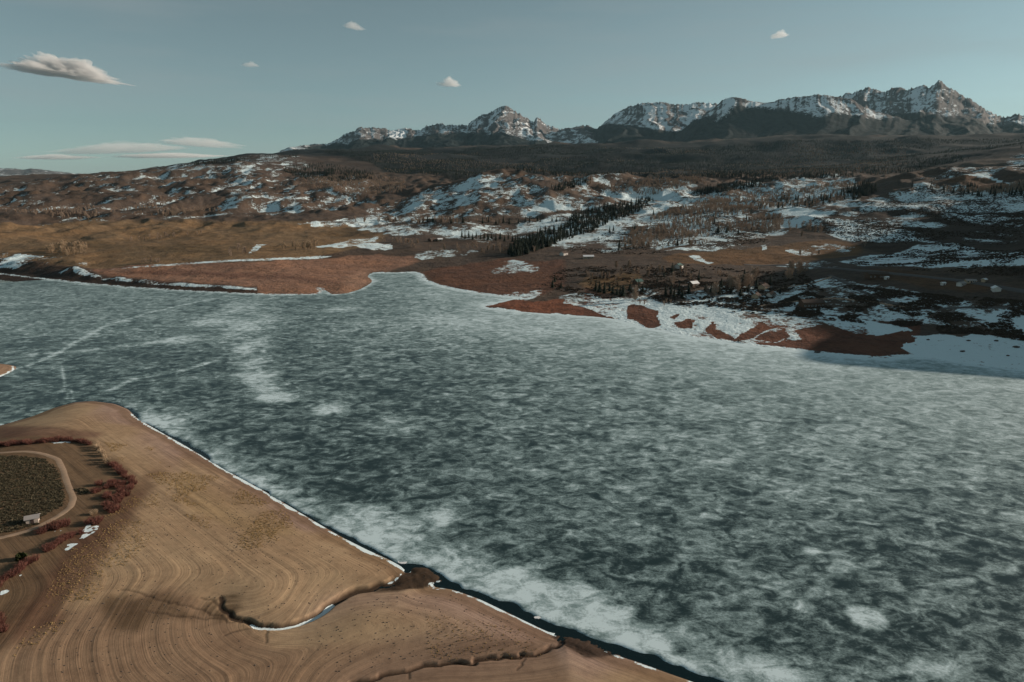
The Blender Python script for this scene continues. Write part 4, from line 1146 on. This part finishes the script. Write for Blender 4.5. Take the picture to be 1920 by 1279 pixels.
# ------------------------------------------------------------------ stuff: scattered with geometry nodes
def scatter(name, pts, sc, protos, label, cat=None, seed=0):
    """pts (n,3) world positions; protos: list of objects whose mesh is set on the points"""
    n = len(pts); r = np.random.default_rng(seed)
    me = bpy.data.meshes.new(name)
    me.vertices.add(n); me.vertices.foreach_set('co', np.asarray(pts, np.float32).reshape(-1))
    for nm, arr in (('sc', sc), ('rz', r.uniform(0, 6.28, n)), ('which', r.integers(0, len(protos), n))):
        a = me.attributes.new(nm, 'FLOAT', 'POINT'); a.data.foreach_set('value', np.asarray(arr, np.float32))
    o = link(name, me)
    ng = bpy.data.node_groups.new(name, 'GeometryNodeTree')
    ng.interface.new_socket('Geometry', in_out='INPUT', socket_type='NodeSocketGeometry')
    ng.interface.new_socket('Geometry', in_out='OUTPUT', socket_type='NodeSocketGeometry')
    gi, go = ng.nodes.new('NodeGroupInput'), ng.nodes.new('NodeGroupOutput')
    jn = ng.nodes.new('GeometryNodeJoinGeometry')
    def na(nm):
        a = ng.nodes.new('GeometryNodeInputNamedAttribute'); a.data_type = 'FLOAT'; a.inputs['Name'].default_value = nm
        return a.outputs['Attribute']
    cx = ng.nodes.new('ShaderNodeCombineXYZ'); ng.links.new(na('rz'), cx.inputs[2])
    for k, p in enumerate(protos):
        oi = ng.nodes.new('GeometryNodeObjectInfo'); oi.inputs['Object'].default_value = p; oi.transform_space = 'ORIGINAL'
        cmp_ = ng.nodes.new('FunctionNodeCompare'); cmp_.data_type = 'FLOAT'; cmp_.operation = 'EQUAL'
        ng.links.new(na('which'), cmp_.inputs[0]); cmp_.inputs[1].default_value = float(k); cmp_.inputs['Epsilon'].default_value = 0.1
        ip = ng.nodes.new('GeometryNodeInstanceOnPoints')
        ng.links.new(gi.outputs[0], ip.inputs['Points']); ng.links.new(cmp_.outputs[0], ip.inputs['Selection'])
        ng.links.new(oi.outputs['Geometry'], ip.inputs['Instance']); ng.links.new(cx.outputs[0], ip.inputs['Rotation']); ng.links.new(na('sc'), ip.inputs['Scale'])
        ng.links.new(ip.outputs[0], jn.inputs[0])
    ng.links.new(jn.outputs[0], go.inputs[0])
    md = o.modifiers.new('scatter', 'NODES'); md.node_group = ng
    return tag(o, label, cat, kind='stuff')

def ground_points(field, pts, n, seed, dens=None):
    """n points spread over the ground inside a traced outline"""
    P = field.poly(pts); r = np.random.default_rng(seed); out = np.empty((0, 2)); guard = 0
    while len(out) < n and guard < 60:
        q = r.uniform(P.min(0), P.max(0), (n * 2 + 100, 2)); q = q[inside(P, q[:, 0], q[:, 1])]
        if dens is not None:
            q = q[r.random(len(q)) < dens(q[:, 0], q[:, 1])]
        out = np.vstack([out, q]); guard += 1
    out = out[:n]
    return np.column_stack([out, field.sample(out[:, 0], out[:, 1])])
def screen_points(field, pts, n, seed):
    return np.array([field.hit(px, py) for px, py in in_poly(pts, n, seed)])

cprot = [conifer_protos[k] for k in sorted(conifer_protos)]
bprot = [bare_protos[k] for k in sorted(bare_protos)]
clump = lambda s, l, t: (lambda x, y: np.clip((fbm(x / l, y / l, 4, s) - t) * 5, 0, 1))
parts = [np.array([FF.hit(*p) for p in bp[165:]])]
parts.append(ground_points(FF, [(690, 305), (960, 322), (1300, 332), (1450, 328), (1700, 318), (1850, 300), (1920, 285), (1920, 262), (1500, 264), (1100, 272), (800, 278), (600, 284)], 30000, 71, clump(301, 700, -0.22)))
parts.append(screen_points(FF, [(540, 312), (600, 306), (700, 322), (705, 338), (640, 345), (560, 335), (530, 325)], 700, 72))
parts.append(screen_points(FF, [(1300, 362), (1350, 348), (1430, 340), (1436, 350), (1350, 362), (1320, 368)], 220, 73))
parts.append(screen_points(FF, [(1565, 372), (1590, 352), (1630, 345), (1645, 360), (1600, 378)], 160, 74))
parts.append(screen_points(FF, [(1440, 392), (1460, 375), (1560, 372), (1560, 385), (1500, 390)], 50, 75))
parts.append(screen_points(FF, [(1250, 332), (1400, 326), (1600, 326), (1600, 334), (1440, 338)], 450, 76))
parts.append(screen_points(FF, [(1610, 318), (1700, 300), (1800, 292), (1810, 300), (1700, 325), (1630, 330)], 500, 77))
parts.append(screen_points(FF, [(1030, 355), (1060, 343), (1110, 338), (1090, 350), (1050, 360)], 90, 78))
parts.append(screen_points(FF, [(1690, 352), (1760, 350), (1920, 355), (1920, 372), (1800, 370)], 60, 79))
parts.append(screen_points(FF, [(330, 312), (450, 295), (560, 288), (560, 296), (450, 303), (360, 312)], 260, 80))
pts = np.vstack(parts); sc = rng.uniform(0.55, 1.15, len(pts)); sc[len(parts[0]):] *= 1.05
scatter('conifer_forest', pts, sc, cprot, 'dark evergreen forest covering the far ridges below the peaks', seed=1)
parts = [ground_points(FF, [(560, 345), (620, 330), (760, 340), (760, 360), (640, 368)], 2200, 81), ground_points(FF, [(1130, 470), (1200, 420), (1320, 380), (1460, 385), (1470, 420), (1440, 448), (1300, 462)], 1500, 82, clump(302, 120, -0.1)),
         ground_points(FF, [(700, 310), (960, 322), (1300, 332), (1700, 318), (1700, 268), (1100, 275), (700, 285)], 9000, 83, clump(303, 500, -0.1)),
         ground_points(FF, [(1300, 370), (1420, 350), (1620, 345), (1560, 388), (1440, 390)], 700, 84), ground_points(FF, [(1100, 345), (1300, 335), (1330, 345), (1240, 362)], 700, 85),
         ground_points(FF, [(1740, 352), (1920, 345), (1920, 362), (1800, 362)], 200, 86), ground_points(FF, [(0, 400), (300, 370), (460, 380), (300, 410)], 300, 87, clump(304, 160, 0.1))]
pts = np.vstack(parts)
scatter('aspen_woodland', pts, rng.uniform(0.55, 0.95, len(pts)), bprot, 'hazy grey brown bare aspen woodland on the hill slopes', seed=2)

# brush on the snowy flats: first bush carries the mesh the rest share
BR = [bush(410 + i, 30, 'brush') for i in range(3)]
def seeds(meshes, name, spots, field, label, cat, group, s):
    out = []
    for i, (m, (px, py)) in enumerate(zip(meshes, sorted(spots))):
        x, y, z = field.hit(px, py); o = link(name, m); o.location = (x, y, z); o.scale = (s, s, s); tag(o, label + single(i, len(spots)), cat, group); out.append(o)
    return out
bo = seeds(BR, 'brush_bush', [(1392, 583), (1376, 586), (1412, 588)], FF, 'low dark bush on the snow below the village houses', 'bush', 'low bushes below the village', 1.8)
parts = [ground_points(FF, [(1440, 575), (1520, 545), (1600, 535), (1700, 548), (1920, 565), (2100, 575), (2100, 640), (1920, 640), (1720, 622), (1560, 600), (1450, 590)], 8500, 91, clump(305, 18, -0.02)),
         ground_points(FF, [(1100, 555), (1250, 530), (1420, 530), (1500, 560), (1480, 590), (1300, 575)], 3200, 92, clump(306, 16, -0.02)),
         ground_points(FF, [(1580, 495), (1660, 478), (1740, 460), (1800, 457), (1920, 468), (2100, 475), (2100, 505), (1720, 508)], 4000, 93, clump(307, 22, -0.15)),
         ground_points(FF, [(1500, 420), (1640, 385), (1740, 348), (1920, 345), (2100, 345), (2100, 450), (1920, 455), (1600, 455)], 9000, 94, clump(308, 80, -0.2)),
         ground_points(FF, [(1050, 475), (1130, 440), (1300, 400), (1460, 395), (1470, 420), (1440, 455), (1200, 478)], 3600, 95, clump(309, 45, -0.05)),
         ground_points(FF, [(1000, 530), (1060, 505), (1160, 498), (1260, 500), (1300, 515), (1240, 535), (1130, 556), (1060, 548)], 1100, 96, clump(321, 18, 0.0))]
parts.append(ground_points(FF, [(1060, 548), (1100, 508), (1300, 498), (1500, 508), (1560, 560), (1440, 578), (1250, 562), (1120, 560)], 1700, 97, clump(322, 14, 0.05)))
pts = np.vstack(parts); bs = rng.uniform(0.5, 1.5, len(pts)); bs[-1700:] *= 1.3
scatter('brush_cover', pts, bs, bo, 'dark low brush dotting the snowy flats and shaded hillside', seed=3)

SG = [bush(420 + i, 36, 'sage') for i in range(3)]
so = seeds(SG, 'sagebrush_bush', [(148, 921), (157, 923), (163, 920)], NF, 'olive sagebrush in the small clump right of the track', 'bush', 'sagebrush right of the track', 0.9)
sagepoly = [(-80, 858), (40, 856), (84, 862), (104, 876), (112, 895), (120, 920), (122, 942), (112, 955), (80, 968), (70, 985), (30, 996), (-80, 1015)]
pts = np.vstack([ground_points(NF, sagepoly, 5200, 101), ground_points(NF, [(140, 918), (160, 914), (170, 924), (150, 930)], 40, 102)])
scatter('sagebrush_field', pts, rng.uniform(0.35, 0.72, len(pts)), so, 'dense olive brown sagebrush field inside the dirt track loop', seed=4)

TF = [bush(430 + i, 14, 'straw', 1.2) for i in range(2)]
to = seeds(TF, 'grass_tuft', [(300, 868), (318, 876)], NF, 'tiny straw tuft on the upper sandy slope', 'grass tuft', 'straw tufts on the sand', 0.35)
pts = np.vstack([ground_points(NF, [(195, 830), (300, 840), (420, 900), (540, 960), (560, 1010), (480, 1040), (400, 1000), (330, 960), (290, 900), (220, 860)], 3600, 111, clump(310, 14, -0.1)),
                 ground_points(NF, [(150, 1000), (300, 900), (300, 1000), (120, 1180), (20, 1240)], 1800, 112, clump(311, 10, -0.1)), ground_points(NF, [(800, 1150), (980, 1180), (1020, 1230), (800, 1240)], 300, 113)])
scatter('dry_grass_tufts', pts, rng.uniform(0.10, 0.30, len(pts)), to, 'tiny straw coloured grass tufts sprinkled over the sandy slope', seed=5)
ST = [bush(440 + i, 10, 'stone', 0.6) for i in range(2)]
def rock(seed, mat):
    import bmesh
    bm = bmesh.new(); bmesh.ops.create_icosphere(bm, subdivisions=2, radius=1.0); r = random.Random(seed)
    for v in bm.verts:
        v.co *= r.uniform(0.72, 1.12); v.co.z *= 0.65
    me = bpy.data.meshes.new('rock'); bm.to_mesh(me); bm.free(); me.materials.append(M[mat]); return me
RK = [rock(1, 'stone'), rock(2, 'stone')]
ro = seeds(RK, 'stone', [(478, 1248), (505, 1250)], NF, 'small dark stone lying on the brown sand near the bottom', 'stone', 'small stones near the bottom', 0.25)
pts = np.vstack([ground_points(NF, [(100, 1279), (60, 1180), (200, 1050), (300, 880), (420, 900), (640, 1020), (740, 1060), (640, 1110), (500, 1180), (400, 1279)], 900, 121), ground_points(NF, [(560, 1200), (700, 1120), (850, 1115), (1030, 1200), (800, 1240), (560, 1270)], 350, 122),
                 ground_points(NF, [(420, 960), (520, 985), (520, 1020), (430, 1060)], 300, 123)])
scatter('scattered_stones', pts, rng.uniform(0.06, 0.22, len(pts)) , ro, 'scattered little dark stones over the sand flats', seed=6)

# ------------------------------------------------------------------ roads
def ribbon(name, field, pts, width, mat, lift, kind='structure', wob=0.15, dark=None):
    l = np.array([field.hit(*p)[:2] for p in pts]); l = resample(l, max(1.0, width * 0.35))
    t = np.gradient(l, axis=0); t /= np.hypot(t[:, 0], t[:, 1])[:, None] + 1e-9
    nrm = np.column_stack([-t[:, 1], t[:, 0]])
    k = 5
    n = len(l); v = []; f = []
    a = np.arange(n) * 0.3
    wl = width * 0.5 * (1 + wob * fbm(a, a * 0 + 1, 3, 7)); wr = width * 0.5 * (1 + wob * fbm(a, a * 0 + 5, 3, 8))
    for j in range(k):
        u = -1 + 2 * j / (k - 1)
        q = l + nrm * (np.where(u < 0, wl, wr) * u)[:, None]
        z = field.sample(q[:, 0], q[:, 1]) + (lift if 0 < j < k - 1 else -lift * 0.5)
        v += [tuple(r) for r in np.column_stack([q, z])]
    for j in range(k - 1):
        for i in range(n - 1):
            f.append((j * n + i, j * n + i + 1, (j + 1) * n + i + 1, (j + 1) * n + i))
    me = bpy.data.meshes.new(name); me.from_pydata(v, [], f); me.materials.append(M[mat])
    me.polygons.foreach_set('use_smooth', np.ones(len(f), bool))
    return tag(link(name, me), kind=kind)
ribbon('dirt_track', NF, [(-60, 852), (0, 850), (50, 847), (84, 852), (108, 862), (118, 880), (124, 900), (132, 922), (138, 936), (132, 952), (112, 967), (84, 982), (56, 995), (20, 1005), (-40, 1018)], 2.6, 'dirt_road', 0.10)
ribbon('highway', FF, [(1395, 497), (1450, 498), (1520, 501), (1600, 507), (1700, 516), (1800, 527), (1870, 538), (1920, 547), (2060, 572)], 9.0, 'asphalt', 0.5, wob=0.03)
ribbon('village_road', FF, [(1555, 517), (1585, 530), (1610, 545), (1640, 557), (1672, 568), (1700, 577), (1750, 580), (1810, 577), (1920, 578), (2050, 582)], 6.0, 'asphalt', 0.4, wob=0.05)
ribbon('shore_lane', FF, [(1420, 575), (1480, 567), (1560, 560), (1640, 568), (1700, 577)], 4.5, 'dirt_road', 0.4)
ribbon('village_lane', FF, [(1430, 553), (1470, 540), (1530, 530), (1560, 519)], 4.0, 'dirt_road', 0.4)

# ------------------------------------------------------------------ buildings
def house(field, px, py, w, d, h, roof_h, rz, wall, roof, label, nwin=3, chimney=True, name='house', cat='house', group=None):
    x, y, z = field.hit(px, py)
    e = link(name, None); e.location = (x, y, z - 0.2); e.rotation_euler = (0, 0, rz); tag(e, label, cat, group)
    mb = MB(); a, b = w / 2, d / 2
    mb.box(-a, a, -b, b, -0.8, h)
    mb.tri((-a, -b, h), (-a, 0, h + roof_h * 0.98), (-a, b, h)); mb.tri((a, -b, h), (a, b, h), (a, 0, h + roof_h * 0.98))
    link('wall', mb.mesh('house_wall', M[wall]), e)
    rf = MB(); o = 0.45; th = 0.18
    for s in (-1, 1):
        ey = s * (b + o); ez = h - roof_h * o / b
        p0, p1, p2, p3 = (-a - o, 0, h + roof_h + th), (a + o, 0, h + roof_h + th), (a + o, ey, ez + th), (-a - o, ey, ez + th)
        q = [(k[0], k[1], k[2] - th) for k in (p0, p1, p2, p3)]
        rf.quad(p0, p1, p2, p3); rf.quad(q[3], q[2], q[1], q[0]); rf.quad(p3, p2, q[2], q[3]); rf.quad(p0, p3, q[3], q[0]); rf.quad(p2, p1, q[1], q[2])
    ro_ = link('roof', rf.mesh('house_roof', M[roof]), e)
    if chimney:
        c = MB(); c.box(a * 0.4, a * 0.4 + 0.7, 0.3, 1.0, h, h + roof_h + 0.9); link('chimney', c.mesh('chimney', M['red_wall']), ro_)
    dm = MB(); dm.box(-0.5, 0.5, -b - 0.07, -b + 0.02, 0.1, 2.2); link('door', dm.mesh('door', M['dark_door']), e)
    for k in range(nwin):
        wx = -a + w * (k + 0.5) / nwin
        if abs(wx) < 1.1: wx += 1.6
        if abs(wx) > a - 0.6: continue
        m = MB(); m.box(wx - 0.55, wx + 0.55, -b - 0.05, -b + 0.02, 1.0, 2.1); wn = link('window', m.mesh('window', M['glass']), e)
        m = MB()
        m.box(wx - 0.68, wx - 0.56, -b - 0.09, -b + 0.01, 0.9, 2.2); m.box(wx + 0.56, wx + 0.68, -b - 0.09, -b + 0.01, 0.9, 2.2)
        m.box(wx - 0.55, wx + 0.55, -b - 0.09, -b + 0.01, 2.105, 2.2); m.box(wx - 0.55, wx + 0.55, -b - 0.09, -b + 0.01, 0.9, 0.995)
        link('frame', m.mesh('window_frame', M['trim']), wn)
    m = MB(); m.box(a - 0.02, a + 0.05, -0.6, 0.6, 1.0, 2.1); link('window', m.mesh('window', M['glass']), e)
    return e
house(NF, 62, 980, 3.5, 2.6, 2.2, 0.6, R(28), 'pale_wall', 'grey_roof', 'small pale outhouse with grey gable roof beside the dirt track', 0, False, 'outhouse', 'outhouse')
house(FF, 1272, 504, 11, 8, 3.6, 2.6, R(58), 'white_wall', 'green_roof', 'white gabled house with green roof below the brown field')
house(FF, 1432, 543, 9, 7, 3.2, 2.2, R(40), 'tan_wall', 'brown_roof', 'tan house right of the big clump of bare trees')
house(FF, 1418, 559, 8, 6, 2.8, 1.8, R(50), 'tan_wall', 'brown_roof', 'small tan cabin below the tan house', 2)
house(FF, 1446, 557, 7, 5, 2.6, 1.6, R(30), 'white_wall', 'brown_roof', 'small white cottage at the start of the village lane', 2)
house(FF, 1521, 575, 19, 9, 4.2, 2.0, R(6), 'brown_wall', 'brown_roof', 'long dark brown lodge on the snow beside the shore lane', 6)
house(FF, 1644, 521, 19, 9, 4.0, 1.8, R(-4), 'brown_wall', 'brown_roof', 'long dark barn below the highway', 5, False, 'barn', 'barn')
house(FF, 1662, 524, 3.4, 2.6, 2.3, 0.6, R(20), 'white_wall', 'snow_roof', 'tiny white shed at the right end of the dark barn', 0, False, 'shed', 'shed')
house(FF, 1802, 536, 6.5, 4.5, 2.4, 1.0, R(25), 'white_wall', 'grey_roof', 'white low house below the highway near the right edge', 3, False)
house(FF, 1819, 531, 8, 4.5, 2.4, 0.9, R(-10), 'tan_wall', 'grey_roof', 'grey roofed long house just below the highway', 3, False)
house(FF, 1768, 535, 3.2, 2.6, 2.2, 0.6, R(10), 'white_wall', 'snow_roof', 'tiny white shed left of the low white house', 0, False, 'shed', 'shed')
house(FF, 1867, 546, 7, 5.5, 2.6, 1.6, R(70), 'white_wall', 'snow_roof', 'snow roofed white house nearest the right edge', 3, False)
house(FF, 1845, 529, 4, 3, 2.3, 0.8, R(30), 'tan_wall', 'snow_roof', 'little tan shed between highway and snow roofed house', 0, False, 'shed', 'shed')
house(FF, 1057, 479, 10, 7, 3.2, 2.0, R(50), 'white_wall', 'brown_roof', 'white house at the lower end of the evergreen belt', 3, False)
house(FF, 1103, 485, 14, 7, 3.0, 1.6, R(5), 'tan_wall', 'snow_roof', 'long tan house with snowy roof below the patchy slope', 4, False)
house(FF, 1196, 533, 9, 7, 3.2, 2.2, R(35), 'brown_wall', 'green_roof', 'dark cabin with green roof behind the shoreline conifers', 3)
house(FF, 1300, 537, 9, 7, 3.2, 2.0, R(30), 'brown_wall', 'snow_roof', 'brown cabin with snowy roof in the middle of the village', 3)
house(FF, 811, 453, 13, 9, 3.4, 2.4, R(45), 'brown_wall', 'brown_roof', 'brown farmhouse on the snowy meadow', 3)
house(FF, 825, 452, 8, 6, 2.8, 1.8, R(20), 'tan_wall', 'snow_roof', 'small outbuilding right of the brown farmhouse', 2, False)

# ------------------------------------------------------------------ odds and ends on the far ice edge
e = link('driftwood_stump', None); x, y, z = FF.hit(1384, 641); e.location = (x, y, z); tag(e, 'brown driftwood stump with a long root on the icy shore', 'driftwood')
mb = MB(); mb.limb((0, 0, -0.5), (0.3, 0, 1.6), 0.7, 0.4, 7); mb.limb((0.2, 0, 1.2), (0.9, 0.5, 2.6), 0.3, 0.1, 5); mb.limb((0.1, 0, 1.3), (-0.9, 0.2, 2.0), 0.28, 0.1, 5)
link('stump', mb.mesh('stump', M['driftwood']), e)
mb = MB(); mb.limb((0.2, 0, 0.6), (2.2, -2.6, 0.45), 0.45, 0.3, 6); mb.limb((2.2, -2.6, 0.45), (4.6, -6.0, 0.25), 0.3, 0.12, 6)
link('root', mb.mesh('root', M['driftwood']), e)
o = link('boulder', rock(5, 'stone')); x, y, z = FF.hit(1532, 662); o.location = (x, y, z + 0.5); o.scale = (2.2, 1.5, 1.6); tag(o, 'lone dark boulder at the snowy edge of the ice', 'boulder')
for i, (px, py, s) in enumerate(((1740, 638, 0.9), (1805, 660, 1.2), (1816, 640, 1.0), (1868, 640, 1.0), (1890, 668, 0.8), (1906, 652, 1.6))):
    o = link('snow_rock', rock(10 + i, 'stone')); x, y, z = FF.hit(px, py); o.location = (x, y, z + 0.2); o.scale = (s * 1.6, s, s)
    tag(o, 'dark rock in the shaded blue snow at the right' + single(i, 6), 'rock', 'rocks in the shaded snow')
# ice floes in the lead at the creek mouth
def floe(px, py, rx, ry, seed):
    r = random.Random(seed); c = at_z(px, py); n = 14
    ex = at_z(px + rx, py)[0] - c[0]; ey = at_z(px, py - ry)[1] - c[1]
    ring = [(math.cos(6.283 * i / n) * ex * r.uniform(.7, 1.1), math.sin(6.283 * i / n) * ey * r.uniform(.7, 1.1)) for i in range(n)]
    me = bpy.data.meshes.new('ice_floe')
    v = [(a, b, 0.10) for a, b in ring] + [(a, b, -0.15) for a, b in ring]
    me.from_pydata(v, [], [tuple(range(n))] + [(i, n + i, n + (i + 1) % n, (i + 1) % n) for i in range(n)])
    me.materials.append(M['snow_roof']); o = link('ice_floe', me); o.location = (c[0], c[1], -0.12)
    return o
tag(floe(756, 1052, 12, 6, 1), 'largest white ice floe in the dark water off the sandy point', 'ice floe')
tag(floe(749, 1042, 5, 3, 2), 'small white ice floe just above the largest one', 'ice floe')
tag(floe(1008, 1158, 7, 2.5, 3), 'thin white ice floe in the dark lead off the second point', 'ice floe')

# ------------------------------------------------------------------ clouds
def n3(p, seed):
    return (fbm(p[:, 0] + p[:, 2] * 0.7, p[:, 1] - p[:, 2] * 0.6, 5, seed, 0.55) + fbm(p[:, 1] + p[:, 0] * 0.4 + 30, p[:, 2] + 11, 5, seed + 9, 0.55)) * 0.5
def cloud(px, py, hw, hh, D, label, seed, tilt=0.0, dens=1.0, group=None, flat=0.35, lump=0.5):
    import bmesh
    bm = bmesh.new(); bmesh.ops.create_icosphere(bm, subdivisions=6, radius=1.0)
    v = np.array([q.co[:] for q in bm.verts])
    x, y, z = at_d(px, py, D)
    k = math.hypot(D, z - CAM_H) / FPX
    W, Hh = hw * k, hh * k
    dx = v[:, 0]
    env = np.clip(1 - np.abs(dx) ** 1.6, 0.02, 1)
    nn = n3(v * np.array((4.4, 2.4, 2.0)) + seed, seed); nf = n3(v * np.array((15, 9, 7)) + seed, seed + 40)
    r = 1 + lump * nn + 0.42 * nf
    q = v * r[:, None]
    top = q[:, 2] > 0
    q[:, 2] = np.where(top, q[:, 2] * (0.35 + 1.0 * env * (0.7 + 0.9 * np.clip(n3(np.column_stack([v[:, 0] * 2.2, v[:, 1], v[:, 1] * 0]) + seed, seed + 3) + 0.3, 0, 1.2))), q[:, 2] * flat)
    q = q * np.array((W, W * 0.45, Hh))
    q[:, 2] += q[:, 0] * tilt
    for b, c in zip(bm.verts, q):
        b.co = c
    me = bpy.data.meshes.new('cloud'); bm.to_mesh(me); bm.free()
    t = bpy.data.materials.new('cloud_vapour'); t.use_nodes = True; nt = t.node_tree
    for n_ in list(nt.nodes):
        if n_.type != 'OUTPUT_MATERIAL': nt.nodes.remove(n_)
    sv = nt.nodes.new('ShaderNodeVolumeScatter'); sv.inputs['Color'].default_value = (1.0, 0.995, 0.99, 1); sv.inputs['Density'].default_value = dens / Hh; sv.inputs['Anisotropy'].default_value = 0.25
    nt.links.new(sv.outputs[0], nt.nodes['Material Output'].inputs['Volume'])
    me.materials.append(t)
    o = link('cloud', me); o.location = (x, y, z); o.rotation_euler = (0, 0, -math.atan2(x, y))
    return tag(o, label, 'cloud', group)
cloud(122, 140, 72, 16, 17000, 'large pale puffy cloud at upper left with a dark flat base', 1, -0.10, 1.9, None, 0.30, 0.85)
cloud(842, 159, 19, 8, 17000, 'small pinkish cloud above the jagged peak', 2, -0.05, 0.7, None, 0.5, 0.8)
cloud(664, 52, 17, 6, 17000, 'tiny pink cloud high above the left ridge', 3, -0.15, 0.35, None, 0.6, 0.8)
cloud(1462, 68, 15, 5, 17000, 'tiny white cloud high above the flat topped mountain', 4, 0.1, 0.45, None, 0.6, 0.8)
cloud(470, 123, 13, 3.5, 17000, 'thin dark wisp of cloud right of the large cloud', 5, 0, 0.22, None, 0.7, 0.8)
cloud(230, 282, 95, 8, 42000, 'long grey cloud bank low over the left horizon', 6, 0.06, 0.16, None, 0.6)
cloud(375, 270, 62, 8, 43000, 'pale topped cloud at the right end of the low bank', 7, -0.05, 0.22, None, 0.6)
cloud(110, 296, 52, 3.5, 41000, 'thin grey streak of cloud lowest over the left hills', 8, 0.02, 0.22, None, 0.8)
cloud(320, 293, 80, 3.5, 41500, 'faint flat streak beneath the low cloud bank', 9, 0.02, 0.2, None, 0.8)

# ------------------------------------------------------------------ air
def haze():
    mb = MB(); mb.box(-30000, 16000, -3000, 26000, -5, 1850)
    me = mb.mesh('haze', None)
    t = bpy.data.materials.new('haze_air'); t.use_nodes = True; nt = t.node_tree
    for n_ in list(nt.nodes):
        if n_.type != 'OUTPUT_MATERIAL': nt.nodes.remove(n_)
    pv = nt.nodes.new('ShaderNodeVolumePrincipled')
    pv.inputs['Color'].default_value = (0.50, 0.84, 1.0, 1); pv.inputs['Density'].default_value = HAZE; pv.inputs['Anisotropy'].default_value = 0.2
    nt.links.new(pv.outputs[0], nt.nodes['Material Output'].inputs['Volume'])
    me.materials.append(t)
    tag(link('haze', me), 'thin pale air haze over the whole valley', kind='stuff')
HAZE = 0.6e-5
haze()
